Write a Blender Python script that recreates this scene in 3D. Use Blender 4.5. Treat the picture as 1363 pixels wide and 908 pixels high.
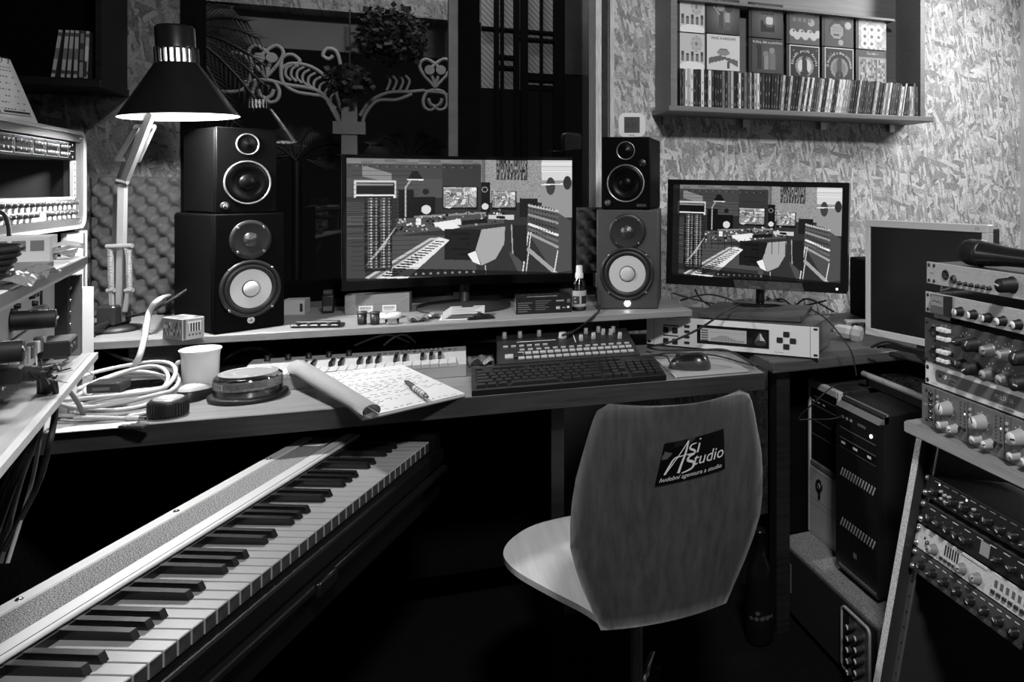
import bpy, bmesh, math, random
import numpy as np
from mathutils import Matrix, Vector
for o in list(bpy.data.objects): bpy.data.objects.remove(o)
S = bpy.context.scene
COL = S.collection
R = math.radians
PI = math.pi
rnd = random.Random(7)

# ---------------- camera (level, shifted lens), world, exposure ----------------
F, PX, PY, HC, PHI = 1020.0, 965.0, 250.0, 1.21, R(23)
SN, CS = math.sin(PHI), math.cos(PHI)
cam = bpy.data.cameras.new('camera'); cam_o = bpy.data.objects.new('camera', cam); COL.objects.link(cam_o)
cam.sensor_width = 36; cam.lens = F / 1363 * 36
cam.shift_x = (681.5 - PX) / 1363; cam.shift_y = (PY - 454) / 1363
cam.clip_start = 0.02
cam_o.location = (0, 0, HC); cam_o.rotation_euler = (PI / 2, 0, -PHI)
S.camera = cam_o
W = bpy.data.worlds.new('night'); S.world = W; W.use_nodes = True
W.node_tree.nodes['Background'].inputs[0].default_value = (1, 1, 1, 1)
W.node_tree.nodes['Background'].inputs[1].default_value = 0.004
vs = S.view_settings
vs.view_transform = 'Standard'; vs.look = 'None'; vs.gamma = 1; vs.exposure = 0.0; vs.use_curve_mapping = False

def area(name, loc, target, sx, sy, power, spread=180):
    l = bpy.data.lights.new(name, 'AREA'); l.shape = 'RECTANGLE'; l.size = sx; l.size_y = sy; l.energy = power
    l.spread = R(spread)
    o = bpy.data.objects.new(name, l); COL.objects.link(o); o.location = loc
    o.rotation_euler = (Vector(target) - Vector(loc)).to_track_quat('-Z', 'Y').to_euler()
    return o
area('ceiling_light', (0.3, -0.15, 2.58), (0.5, 1.4, 0.6), 0.3, 0.3, 70)
area('wall_tube_light', (2.42, 1.75, 1.95), (1.2, 1.95, 1.1), 0.1, 0.9, 28)
area('porch_fill', (0.15, 2.78, 2.62), (0.1, 3.6, 1.5), 0.8, 0.1, 9)  # last one: added unseen fill above the window head, brightens the porch

# ---------------- pixel -> world helpers (frame 1363 x 908) ----------------
def at(x, y, d):
    cx = (x - PX) / F * d; cz = -(y - PY) / F * d
    return Vector((cx * CS + d * SN, -cx * SN + d * CS, HC + cz))
def onz(x, y, z): return at(x, y, (HC - z) * F / (y - PY))
def onV(x, y, V): return at(x, y, V / (CS - (x - PX) / F * SN))
def camw(X, d, z): return Vector((X * CS + d * SN, -X * SN + d * CS, z))

# ---------------- materials ----------------
MAT = {}
def nt(name):
    m = bpy.data.materials.new(name); m.use_nodes = True
    t = m.node_tree; b = t.nodes['Principled BSDF']
    return m, t, b
def lin(v): return max(v, 0) ** 2.2
def M(name, v, rough=.5, metal=0., noise=0., ns=25, bump=0., bs=None, emit=0., spec=.5, stretch=None, coat=0.):
    """v: linear grey albedo"""
    if name in MAT: return MAT[name]
    m, t, b = nt(name)
    b.inputs['Base Color'].default_value = (v, v, v, 1); b.inputs['Roughness'].default_value = rough
    b.inputs['Metallic'].default_value = metal; b.inputs['Specular IOR Level'].default_value = spec
    b.inputs['Coat Weight'].default_value = coat
    if emit:
        b.inputs['Emission Color'].default_value = (1, 1, 1, 1); b.inputs['Emission Strength'].default_value = emit
    if noise or bump:
        tc = t.nodes.new('ShaderNodeTexCoord'); mp = t.nodes.new('ShaderNodeMapping')
        t.links.new(tc.outputs['Object'], mp.inputs['Vector'])
        if stretch: mp.inputs['Scale'].default_value = stretch
        n = t.nodes.new('ShaderNodeTexNoise'); n.inputs['Scale'].default_value = ns; n.inputs['Detail'].default_value = 6
        n.inputs['Roughness'].default_value = .65
        t.links.new(mp.outputs[0], n.inputs['Vector'])
        if noise:
            r = t.nodes.new('ShaderNodeValToRGB')
            a = v * (1 - noise); c = min(1, v * (1 + noise))
            r.color_ramp.elements[0].position = .3; r.color_ramp.elements[1].position = .7
            r.color_ramp.elements[0].color = (a, a, a, 1); r.color_ramp.elements[1].color = (c, c, c, 1)
            t.links.new(n.outputs['Fac'], r.inputs[0]); t.links.new(r.outputs[0], b.inputs['Base Color'])
        if bump:
            n2 = n
            if bs:
                n2 = t.nodes.new('ShaderNodeTexNoise'); n2.inputs['Scale'].default_value = bs
                t.links.new(tc.outputs['Object'], n2.inputs['Vector'])
            bp = t.nodes.new('ShaderNodeBump'); bp.inputs['Strength'].default_value = bump; bp.inputs['Distance'].default_value = .002
            t.links.new(n2.outputs['Fac'], bp.inputs['Height']); t.links.new(bp.outputs[0], b.inputs['Normal'])
    MAT[name] = m; return m
def osb(name, lo, hi, seed=0., axes='xz'):
    m, t, b = nt(name); N = t.nodes; L = t.links
    tc = N.new('ShaderNodeTexCoord')
    prev = None
    for i, (ang, sx, sy) in enumerate(((15, 9, 42), (-40, 12, 68), (80, 11, 48), (-72, 16, 78), (48, 19, 76), (-12, 11, 56), (100, 26, 120))):
        mp = N.new('ShaderNodeMapping'); mp.inputs['Rotation'].default_value = (R(90), 0, 0)
        mp.inputs['Location'].default_value = (seed + i * 3.1, i * 1.7, 0)
        L.new(tc.outputs['Object'], mp.inputs['Vector'])
        m2 = N.new('ShaderNodeMapping'); m2.inputs['Rotation'].default_value = (0, 0, R(ang)); L.new(mp.outputs[0], m2.inputs['Vector'])
        nz = N.new('ShaderNodeTexNoise'); nz.inputs['Scale'].default_value = 9; L.new(m2.outputs[0], nz.inputs['Vector'])
        mx = N.new('ShaderNodeMix'); mx.data_type = 'VECTOR'; mx.inputs['Factor'].default_value = .03
        L.new(m2.outputs[0], mx.inputs['A']); L.new(nz.outputs['Color'], mx.inputs['B'])
        m3 = N.new('ShaderNodeMapping'); m3.inputs['Scale'].default_value = (sx, sy, 1); L.new(mx.outputs['Result'], m3.inputs['Vector'])
        v = N.new('ShaderNodeTexVoronoi'); v.voronoi_dimensions = '2D'; v.inputs['Scale'].default_value = 1; L.new(m3.outputs[0], v.inputs['Vector'])
        sp = N.new('ShaderNodeSeparateColor'); L.new(v.outputs['Color'], sp.inputs[0])
        if prev is None: prev = sp.outputs[0]
        else:
            gt = N.new('ShaderNodeMath'); gt.operation = 'GREATER_THAN'; gt.inputs[1].default_value = .64; L.new(sp.outputs[1], gt.inputs[0])
            mm = N.new('ShaderNodeMix'); mm.data_type = 'FLOAT'
            L.new(gt.outputs[0], mm.inputs[0]); L.new(prev, mm.inputs[2]); L.new(sp.outputs[0], mm.inputs[3]); prev = mm.outputs[0]
    n = N.new('ShaderNodeTexNoise'); n.inputs['Scale'].default_value = 150; n.inputs['Detail'].default_value = 5; L.new(tc.outputs['Object'], n.inputs['Vector'])
    dk = N.new('ShaderNodeMath'); dk.operation = 'GREATER_THAN'; dk.inputs[1].default_value = .66; L.new(n.outputs['Fac'], dk.inputs[0])
    ad = N.new('ShaderNodeMath'); ad.operation = 'MULTIPLY_ADD'; ad.inputs[1].default_value = .9; L.new(n.outputs['Fac'], ad.inputs[0])
    pm = N.new('ShaderNodeMath'); pm.operation = 'MULTIPLY'; pm.inputs[1].default_value = .55; L.new(prev, pm.inputs[0]); L.new(pm.outputs[0], ad.inputs[2])
    r = N.new('ShaderNodeValToRGB'); e = r.color_ramp.elements
    e[0].position = .36; e[0].color = (lo, lo, lo, 1); e[1].position = 1.0; e[1].color = (hi, hi, hi, 1)
    k = e.new(.66); q = lo * .45 + hi * .55; k.color = (q * .8, q * .8, q * .8, 1)
    L.new(ad.outputs[0], r.inputs[0])
    mk = N.new('ShaderNodeMix'); mk.data_type = 'RGBA'; mk.inputs['B'].default_value = (lo * .3, lo * .3, lo * .3, 1)
    ml = N.new('ShaderNodeMath'); ml.operation = 'MULTIPLY'; ml.inputs[1].default_value = .8; L.new(dk.outputs[0], ml.inputs[0])
    L.new(ml.outputs[0], mk.inputs['Factor']); L.new(r.outputs[0], mk.inputs['A']); L.new(mk.outputs['Result'], b.inputs['Base Color'])
    bp = N.new('ShaderNodeBump'); bp.inputs['Strength'].default_value = .4; bp.inputs['Distance'].default_value = .002
    L.new(prev, bp.inputs['Height']); L.new(bp.outputs[0], b.inputs['Normal']); b.inputs['Roughness'].default_value = .6
    MAT[name] = m; return m
def attr_mat(name, strength=0., rough=.5):
    m, t, b = nt(name)
    a = t.nodes.new('ShaderNodeAttribute'); a.attribute_name = 'Col'
    if strength:
        b.inputs['Base Color'].default_value = (.01, .01, .01, 1); b.inputs['Roughness'].default_value = .25
        t.links.new(a.outputs['Color'], b.inputs['Emission Color']); b.inputs['Emission Strength'].default_value = strength
    else:
        t.links.new(a.outputs['Color'], b.inputs['Base Color']); b.inputs['Roughness'].default_value = rough
    MAT[name] = m; return m
def glass(name, tint=.9, gl=.08, rough=.02):
    m, t, b = nt(name); t.nodes.remove(b); out = t.nodes['Material Output']
    tr = t.nodes.new('ShaderNodeBsdfTransparent'); tr.inputs[0].default_value = (tint, tint, tint, 1)
    g = t.nodes.new('ShaderNodeBsdfGlossy'); g.inputs['Roughness'].default_value = rough
    fr = t.nodes.new('ShaderNodeFresnel'); fr.inputs[0].default_value = 1.4
    ml = t.nodes.new('ShaderNodeMath'); ml.operation = 'ADD'; ml.inputs[1].default_value = gl - .03; ml.use_clamp = True; t.links.new(fr.outputs[0], ml.inputs[0])
    mx = t.nodes.new('ShaderNodeMixShader'); t.links.new(ml.outputs[0], mx.inputs[0]); t.links.new(tr.outputs[0], mx.inputs[1]); t.links.new(g.outputs[0], mx.inputs[2])
    t.links.new(mx.outputs[0], out.inputs[0]); MAT[name] = m; return m
def wood(name, v, noise=.35, rough=.45, along=0, ns=6, bump=.05, spec=.5):
    st = [14, 14, 14]; st[along] = 1
    return M(name, v, rough, 0, noise, ns, bump, stretch=st, spec=spec)

BLK = M('black_plastic', .012, .45); BLKM = M('black_matte', .004, .8, spec=.05); BLKG = M('black_gloss', .008, .15)
DGR = M('dark_grey_plastic', .03, .5); GRY = M('grey_plastic', .12, .5); LGR = M('light_grey_plastic', .4, .45)
WHT = M('white_plastic', .75, .4); PAP = M('white_paper', .8, .8); ALU = M('aluminium', .55, .35, .9, .15, 40, stretch=(1, 1, 30))
STL = M('steel', .5, .25, 1.); CHR = M('chrome', .75, .1, 1.); RUB = M('black_rubber', .012, .6)
CARD = M('pale_carton', .5, .7); SILV = M('silver_paint', .5, .38, .45); DWOOD = wood('dark_wood', .012, .5)
DSK = wood('desk_wood', .2, .3, .42); DEDGE = wood('desk_edge_wood', .03, .5, .5); RWOOD = wood('riser_wood', .25, .2, .5)
SHW = wood('shelf_wood', .16, .2, .45); CHW = wood('chair_plywood', .125, .3, .42, along=2, ns=5)
PRINT = attr_mat('printed_surface'); OSBR = osb('oriented_strand_board', .17, .76); OSBL = osb('strand_board_darkened', .015, .14, 5.)  # OSBL: same board darkened, the dim left side put into its colour
OSBP = osb('porch_strand_board', .08, .35, 9.)
GLASS = glass('window_glass', .85, .05); CLEAR = glass('clear_plastic', .75, .1, .08); INK = M('white_ink', .75, .7); BINK = M('black_ink', .01, .7)

# ---------------- mesh builder ----------------
class B:
    def __init__(s): s.bm = bmesh.new(); s.mi = 0; s.T = Matrix()
    def _add(s, vs, fs, smooth=False):
        v = [s.bm.verts.new(s.T @ Vector(p)) for p in vs]; out = []
        for f in fs:
            try:
                q = s.bm.faces.new([v[i] for i in f]); q.material_index = s.mi; q.smooth = smooth; out.append(q)
            except ValueError: pass
        return v, out
    def box(s, x0, y0, z0, x1, y1, z1, bev=0, seg=1):
        if x0 > x1: x0, x1 = x1, x0
        if y0 > y1: y0, y1 = y1, y0
        if z0 > z1: z0, z1 = z1, z0
        v, f = s._add([(x0, y0, z0), (x1, y0, z0), (x1, y1, z0), (x0, y1, z0), (x0, y0, z1), (x1, y0, z1), (x1, y1, z1), (x0, y1, z1)],
               [(0, 3, 2, 1), (4, 5, 6, 7), (0, 1, 5, 4), (1, 2, 6, 5), (2, 3, 7, 6), (3, 0, 4, 7)])
        if bev:
            es = list({e for q in f for e in q.edges})
            r = bmesh.ops.bevel(s.bm, geom=es, offset=bev, segments=seg, profile=.5, affect='EDGES')
            for q in r['faces']: q.material_index = s.mi; q.smooth = seg > 1
        return s
    def cyl(s, p0, p1, r0, r1=None, n=16, cap=True, smooth=True):
        p0 = Vector(p0); p1 = Vector(p1); r1 = r0 if r1 is None else r1
        a = (p1 - p0).normalized(); u = a.orthogonal().normalized(); w = a.cross(u)
        vs = [p + (u * math.cos(2 * PI * i / n) + w * math.sin(2 * PI * i / n)) * r for p, r in ((p0, r0), (p1, r1)) for i in range(n)]
        s._add(vs, [(i, (i + 1) % n, n + (i + 1) % n, n + i) for i in range(n)], smooth)
        if cap: s._add(vs[:n], [tuple(range(n))[::-1]]); s._add(vs[n:], [tuple(range(n))])
        return s
    def lathe(s, prof, n=24, c=(0, 0, 0), ax='z', smooth=True, cap=True):
        c = Vector(c); vs = []
        for r, h in prof:
            for i in range(n):
                a = 2 * PI * i / n; p = (r * math.cos(a), r * math.sin(a), h)
                if ax == 'y': p = (p[0], h, p[1])
                if ax == 'x': p = (h, p[0], p[1])
                vs.append(c + Vector(p))
        m = len(prof)
        fl = -1 if ax == 'y' else 1
        s._add(vs, [((j * n + i, j * n + (i + 1) % n, (j + 1) * n + (i + 1) % n, (j + 1) * n + i))[::fl] for j in range(m - 1) for i in range(n)], smooth)
        for j, rev in ((0, True), (m - 1, False)):
            if cap and prof[j][0] > 1e-5: s._add([vs[j * n + i] for i in range(n)], [tuple(range(n))[::-1] if rev else tuple(range(n))])
        return s
    def tube(s, pts, r, n=6, cap=True, rads=None):
        pts = [Vector(p) for p in pts]; vs = []; u = None
        for i, p in enumerate(pts):
            t = (pts[min(i + 1, len(pts) - 1)] - pts[max(i - 1, 0)])
            if t.length < 1e-9: t = Vector((0, 0, 1))
            t.normalize()
            u = t.orthogonal().normalized() if u is None else (u - t * u.dot(t))
            if u.length < 1e-6: u = t.orthogonal()
            u.normalize(); w = t.cross(u); rr = rads[i] if rads else r
            vs += [p + (u * math.cos(2 * PI * k / n) + w * math.sin(2 * PI * k / n)) * rr for k in range(n)]
        m = len(pts)
        s._add(vs, [(j * n + k, j * n + (k + 1) % n, (j + 1) * n + (k + 1) % n, (j + 1) * n + k) for j in range(m - 1) for k in range(n)], True)
        if cap: s._add(vs[:n], [tuple(range(n))[::-1]]); s._add(vs[-n:], [tuple(range(n))])
        return s
    def prism(s, poly, a, b, ax='z'):
        def P(p, h): return {'z': (p[0], p[1], h), 'y': (p[0], h, p[1]), 'x': (h, p[0], p[1])}[ax]
        n = len(poly); vs = [P(p, a) for p in poly] + [P(p, b) for p in poly]
        s._add(vs, [tuple(range(n))[::-1], tuple(range(n, 2 * n))] + [(i, (i + 1) % n, n + (i + 1) % n, n + i) for i in range(n)])
        return s
    def sheet(s, f, nu, nv, smooth=True, thick=0):
        vs = [Vector(f(i / nu, j / nv)) for j in range(nv + 1) for i in range(nu + 1)]
        fs = [(j * (nu + 1) + i, j * (nu + 1) + i + 1, (j + 1) * (nu + 1) + i + 1, (j + 1) * (nu + 1) + i) for j in range(nv) for i in range(nu)]
        v, q = s._add(vs, fs, smooth)
        if thick: bmesh.ops.solidify(s.bm, geom=q, thickness=thick)
        return s
    def hemi(s, c, r, ax='y', sgn=-1, n=12, m=4, flat=1.):
        return s.lathe([(r * math.cos(PI / 2 * j / m) if j < m else 0, sgn * r * flat * math.sin(PI / 2 * j / m)) for j in range(m + 1)], n, c, ax)
    def mesh(s, name):
        me = bpy.data.meshes.new(name); bmesh.ops.recalc_face_normals(s.bm, faces=s.bm.faces); s.bm.to_mesh(me); s.bm.free(); return me
    def build(s, name, mats, parent=None, loc=(0, 0, 0), rot=(0, 0, 0)):
        me = s.mesh(name)
        for m in (mats if isinstance(mats, (list, tuple)) else [mats]): me.materials.append(m)
        return link(name, me, parent, loc, rot)
def link(name, me, parent=None, loc=(0, 0, 0), rot=(0, 0, 0)):
    o = bpy.data.objects.new(name, me); COL.objects.link(o); o.parent = parent; o.location = loc; o.rotation_euler = rot
    return o
def tag(o, label=None, cat=None, group=None, kind=None):
    if label: o['label'] = label
    if cat: o['category'] = cat
    if group: o['group'] = group
    if kind: o['kind'] = kind
    return o
def thing(name, label, cat, loc=(0, 0, 0), rz=0., group=None, rx=0., ry=0.):
    o = bpy.data.objects.new(name, None); COL.objects.link(o); o.location = loc; o.rotation_euler = (rx, ry, rz)
    o.empty_display_size = .05
    return tag(o, label, cat, group)
def struct(name, b, mat, parent=None, label=None, cat=None):
    o = b.build(name, mat, parent)
    if parent is None: tag(o, label, cat, kind='structure')
    return o
def box(*a, **k): return B().box(*a, **k)
def spl(pts, n=8):
    pts = [Vector(p) for p in pts]; out = []
    for i in range(len(pts) - 1):
        p0 = pts[max(i - 1, 0)]; p1 = pts[i]; p2 = pts[i + 1]; p3 = pts[min(i + 2, len(pts) - 1)]
        for k in range(n):
            t = k / n
            out.append(.5 * ((2 * p1) + (p2 - p0) * t + (2 * p0 - 5 * p1 + 4 * p2 - p3) * t * t + (3 * p1 - p0 - 3 * p2 + p3) * t ** 3))
    out.append(pts[-1]); return out
def cord(name, pts, r, mat, label, cat='cable', n=8, group=None, parent=None, k=6):
    o = B().tube(spl(pts, n), r, k).build(name, mat, parent)
    if parent is None: tag(o, label, cat, group)
    return o
TXT = {}
def text_mesh(s, size, shear=0., align='CENTER'):
    key = (s, size, shear, align)
    if key in TXT: return TXT[key]
    c = bpy.data.curves.new('lettering', 'FONT'); c.body = s; c.size = size; c.shear = shear; c.align_x = align; c.align_y = 'CENTER'; c.resolution_u = 2
    o = bpy.data.objects.new('lettering_source', c); COL.objects.link(o)
    bpy.context.view_layer.update()
    me = bpy.data.meshes.new_from_object(o.evaluated_get(bpy.context.evaluated_depsgraph_get()))
    bpy.data.objects.remove(o); TXT[key] = me; return me
def text(s, size, parent, loc, rot=(R(90), 0, 0), mat=None, shear=0., align='CENTER', name='lettering'):
    me = text_mesh(s, size, shear, align)
    o = link(name, me, parent, loc, rot)
    if not me.materials: me.materials.append(None)
    o.material_slots[0].link = 'OBJECT'; o.material_slots[0].material = mat or INK
    return o
# printed pictures: a small raster drawn here and laid on a real surface as face colours
class Canvas:
    def __init__(s, w, h, v=0.): s.w, s.h = w, h; s.a = np.full((h, w), v, float); s.yy, s.xx = np.mgrid[0:h, 0:w] + .5
    def rect(s, x0, y0, x1, y1, v, al=1.): q = s.a[max(0, int(y0)):max(0, int(y1)), max(0, int(x0)):max(0, int(x1))]; q[:] = q * (1 - al) + v * al; return s
    def disc(s, x, y, rx, v, ry=None, al=1.):
        ry = ry or rx; k = ((s.xx - x) / rx) ** 2 + ((s.yy - y) / ry) ** 2 <= 1; s.a[k] = s.a[k] * (1 - al) + v * al; return s
    def ring(s, x, y, r0, r1, v):
        d = np.hypot(s.xx - x, s.yy - y); s.a[(d >= r0) & (d <= r1)] = v; return s
    def poly(s, p, v, al=1.):
        k = np.zeros(s.a.shape, bool); n = len(p)
        for i in range(n):
            x0, y0 = p[i]; x1, y1 = p[(i + 1) % n]
            if y0 == y1: continue
            c = ((s.yy < y0) != (s.yy < y1)) & (s.xx < (x1 - x0) * (s.yy - y0) / (y1 - y0) + x0); k ^= c
        s.a[k] = s.a[k] * (1 - al) + v * al; return s
    def line(s, x0, y0, x1, y1, w, v, al=1.):
        dx, dy = x1 - x0, y1 - y0; L2 = dx * dx + dy * dy + 1e-9
        t = np.clip(((s.xx - x0) * dx + (s.yy - y0) * dy) / L2, 0, 1)
        k = np.hypot(s.xx - x0 - t * dx, s.yy - y0 - t * dy) <= w / 2; s.a[k] = s.a[k] * (1 - al) + v * al; return s
    def noise(s, x0, y0, x1, y1, lo, hi, bw=1, bh=1, al=1., seed=0):
        g = np.random.default_rng(seed); x0, y0, x1, y1 = map(int, (x0, y0, x1, y1)); x1 = min(x1, s.w); y1 = min(y1, s.h)
        n = g.uniform(lo, hi, (-(-(y1 - y0) // bh), -(-(x1 - x0) // bw))).repeat(bh, 0).repeat(bw, 1)[:y1 - y0, :x1 - x0]
        q = s.a[y0:y1, x0:x1]; q[:] = q * (1 - al) + n * al; return s
def picture(name, cv, f, mat, parent, loc=(0, 0, 0), rot=(0, 0, 0)):
    w, h = cv.w, cv.h
    vs = [tuple(f(i / w, j / h)) for j in range(h + 1) for i in range(w + 1)]
    fs = [(j * (w + 1) + i, (j + 1) * (w + 1) + i, (j + 1) * (w + 1) + i + 1, j * (w + 1) + i + 1) for j in range(h) for i in range(w)]
    me = bpy.data.meshes.new(name); me.from_pydata(vs, [], fs)
    at_ = me.attributes.new('Col', 'FLOAT_COLOR', 'FACE')
    g = np.clip(cv.a, 0, 1).ravel() ** 2.2; c = np.ones((g.size, 4), np.float32); c[:, :3] = g[:, None]
    at_.data.foreach_set('color', c.ravel()); me.materials.append(mat)
    return link(name, me, parent, loc, rot)
def flat(w, h, x0=0., z0=0., y=0.): return lambda u, v: (x0 + u * w, y, z0 + (1 - v) * h)
def copy_tree(o, parent=None):
    c = o.copy(); COL.objects.link(c); c.parent = parent
    for ch in [q for q in bpy.data.objects if q.parent == o]: copy_tree(ch, c)
    return c

# ================= SETTING =================
VW = 2.56                                   # back wall plane
HT = 2.7
ZD, ZR = .744, .862                         # desk top, riser top
def Wx(px, V=VW): return onV(px, PY, V).x
struct('floor', box(-2.2, -1.6, -.05, 2.5, VW + .1, 0), M('floor_darkened', .004, .95, 0, .3, 60, .3, spec=.1))  # floor colour lowered to near black to carry the under-desk darkness
struct('ceiling', box(-2.2, -1.6, HT, 2.5, VW + .1, HT + .05), M('ceiling_dark', .05, .9))
xwl, xwr = Wx(243), Wx(797)                 # window opening
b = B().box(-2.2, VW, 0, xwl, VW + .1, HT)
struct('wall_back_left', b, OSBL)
b = B().box(xwr + .025, VW, 0, 2.5, VW + .1, HT)
struct('wall_back_right', b, OSBR)
struct('wall_back_sill', B().box(xwl, VW, 0, xwr + .02, VW + .1, .88), M('sill_wall_grey', .08, .8, 0, .2, 8))
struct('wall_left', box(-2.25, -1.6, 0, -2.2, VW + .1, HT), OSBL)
struct('wall_right', box(2.5, -1.6, 0, 2.55, VW + .1, HT), M('right_wall_pale', .5, .8, 0, .1, 4))
struct('wall_front', box(-2.2, -1.65, 0, 2.5, -1.6, HT), M('rear_wall', .03, .9))
# window frames
w1 = thing('window_1', None, None); w1['kind'] = 'structure'
WFD = M('window_frame_dark', .003, .9, 0, .3, 10, spec=.02); WFW = M('window_frame_pale', .65, .6, 0, .25, 18, stretch=(8, 8, 1))
xm0, xm1, xm2 = Wx(598), Wx(611), Wx(638)
box(xwl, VW - .02, .88, xwl + .04, VW + .08, HT).build('window_frame', WFD, w1)
box(xm1, VW - .01, .88, xm2, VW + .09, HT).build('window_frame', WFD, w1)
box(xm0, VW + .03, .88, xm1, VW + .09, HT).build('window_post', M('window_post_grey', .1, .6, 0, .2, 20), w1)
box(xwl + .04, VW - .01, .88, xm0, VW + .08, .93).build('window_frame', WFD, w1)
box(xm2, VW - .01, .88, xwr - .02, VW + .08, .93).build('window_frame', WFD, w1)
box(xwl, VW - .01, 2.22, xwr, VW + .08, HT).build('window_frame', WFD, w1)
box(xwl + .04, VW + .05, .93, xm0, VW + .055, 2.22).build('window_pane', GLASS, w1)
box(xm2, VW + .05, .93, xwr - .02, VW + .055, 2.22).build('window_pane', GLASS, w1)
box(xwr - .022, VW - .05, .88, xwr - .008, VW + .05, HT).build('window_jamb', WFW, w1)
box(xwr - .007, VW - .03, .88, xwr + .002, VW + .05, HT).build('window_jamb', WFW, w1)
struct('trim_1', B().box(xwr + .004, VW - .006, .88, xwr + .03, VW + .05, HT), M('trim_dark_gap', .03, .8, 0, .4, 30))
struct('trim_2', B().box(xwr + .032, VW - .03, .88, xwr + .046, VW, HT), WFW)
struct('trim_3', B().box(Wx(1358), VW - .04, .6, Wx(1358) + .09, VW, HT), M('trim_white', .75, .5))

# lamp housings on the ceiling and on the right wall
tag(box(.1, -.35, 2.62, .5, .05, HT - .001, bev=.004).build('ceiling_lamp', M('lamp_housing_white', .6, .5)), 'square white lamp housing on the ceiling', 'lamp')
tag(box(2.45, 1.25, 1.9, 2.499, 2.25, 2.0, bev=.004).build('wall_lamp', M('lamp_housing_white', .6, .5)), 'long white tube lamp housing on the right wall', 'lamp')
# ================= PORCH BEHIND THE WINDOW =================
PV = 3.5
PWHT = M('porch_white_paint', .42, .7, 0, .12, 6); LEAF = M('leaf_dark', .02, .5, 0, .5, 20); LEAF2 = M('leaf_dim', .012, .5, 0, .5, 20)
zb = onV(598, 30, PV - .1).z; zc_ = onV(598, 79, PV).z
tag(box(-2.2, PV - .15, zb, 2.0, PV + .1, zb + .3).build('porch_beam', OSBP), 'strand board beam over the porch seen through the window', 'beam')
tag(box(-2.2, PV - .02, zc_, 2.0, PV + .08, zb).build('porch_fascia', PWHT), 'pale flat fascia board under the strand board porch beam', 'fascia')
pc = thing('porch_column', 'white ornate porch column with scrolled cast iron brackets', 'column', (0, 0, 0))
def zp(x, y): return onV(220 + .3084 * x, .3084 * y, PV - .06)
c0, c1 = zp(762, 600), zp(830, 600)
box(c0.x, PV - .09, 0, c1.x, PV - .03, zp(790, 430).z).build('shaft', PWHT, pc)
cz = zp(790, 560).z; box(c0.x - .03, PV - .10, cz - .02, c1.x + .03, PV - .02, cz + .03).build('capital', PWHT, pc)
def scroll(pts, r=.0075):
    B().tube(spl([zp(*p) for p in pts], 6), r, 6).build('scroll', PWHT, pc)
def motif(dx, dy, s=1.):
    q = lambda L: [(dx + s * x, dy + s * y) for x, y in L]
    mir = lambda L: [(-x, y) for x, y in L]
    up = [(0, 5), (-57, -60), (-75, -105), (-48, -133), (-8, -115), (22, -80), (8, -30), (0, 5)]
    lo = [(0, 15), (-38, 25), (-58, 65), (-48, 102), (-18, 112), (-4, 95), (-24, 82), (-34, 55)]
    for L in (up, lo): scroll(q(L)); scroll(q(mir(L)))
    for x in (-27, 27):
        p = zp(dx + s * x, dy - 80 * s); B().cyl((p.x, p.y - .012, p.z), (p.x, p.y + .012, p.z), .02, n=12).build('scroll_boss', PWHT, pc)
motif(434, 330); motif(1165, 375, .9)
ARC = [[(225, 395), (330, 390), (370, 320), (355, 255), (300, 225), (285, 240)], [(340, 355), (430, 345), (520, 365), (640, 385), (690, 420), (740, 490), (755, 560)],
       [(500, 300), (540, 275), (620, 285), (690, 330), (735, 400), (757, 480)], [(500, 270), (505, 350), (560, 395), (640, 410), (690, 425), (745, 520)],
       [(500, 300), (505, 250), (545, 235), (580, 262), (560, 285)], [(760, 300), (740, 225), (700, 210), (680, 238), (705, 255), (725, 240)],
       [(845, 560), (865, 490), (915, 435), (1000, 430), (1065, 405)], [(840, 500), (880, 440), (960, 400), (1060, 395), (1120, 390)], [(1120, 395), (1180, 400), (1225, 412)]]
for L in ARC: scroll(L)
for i in range(9):
    t = i / 8; x = 530 + 195 * t; y = 300 + 120 * t ** 1.7
    scroll([(x + 22, y - 22), (x - 6, y - 5), (x - 10, y + 25), (x + 12, y + 48)], .0055)
for i in range(4):
    x = 955 + 28 * i; scroll([(x, 390), (x + 15, 350), (x - 5, 325)], .0055)
def leafcloud(name, ctr, rad, n, sz, mat, parent=None, seed=1):
    g = random.Random(seed); b_ = B()
    for i in range(n):
        while True:
            p = Vector([g.uniform(-1, 1) for _ in range(3)])
            if .25 < p.length < 1: break
        p = Vector((p.x * rad[0], p.y * rad[1], p.z * rad[2])) + Vector(ctr)
        a = Vector([g.gauss(0, 1) for _ in range(3)]).normalized() * sz * g.uniform(.6, 1.3); c = a.orthogonal() * .45
        b_._add([p, p + a * .5 + c, p + a, p + a * .5 - c], [(0, 1, 2, 3)])
    o = b_.build(name, mat, parent); o['kind'] = 'stuff'; return o
def hang(px, py, rad, n, label, seed):
    c = zp(px, py); c.y = PV - .2
    t = thing('hanging_plant', label, 'plant', (c.x, c.y, c.z))
    leafcloud('foliage', (0, 0, 0), rad, n, .024, LEAF, t, seed)
    B().lathe([(.03, -.04), (.045, 0), (.05, .03)], 14).build('pot', DGR, t)
    B().tube([(0, 0, .05), (0, 0, zb - c.z)], .004, 4).build('hanger', DGR, t)
hang(980, 180, (.135, .08, .12), 700, 'big trailing hanging plant beside the porch column', 3)
hang(805, 365, (.085, .05, .062), 350, 'small trailing hanging plant tucked into the column bracket', 4)
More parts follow.
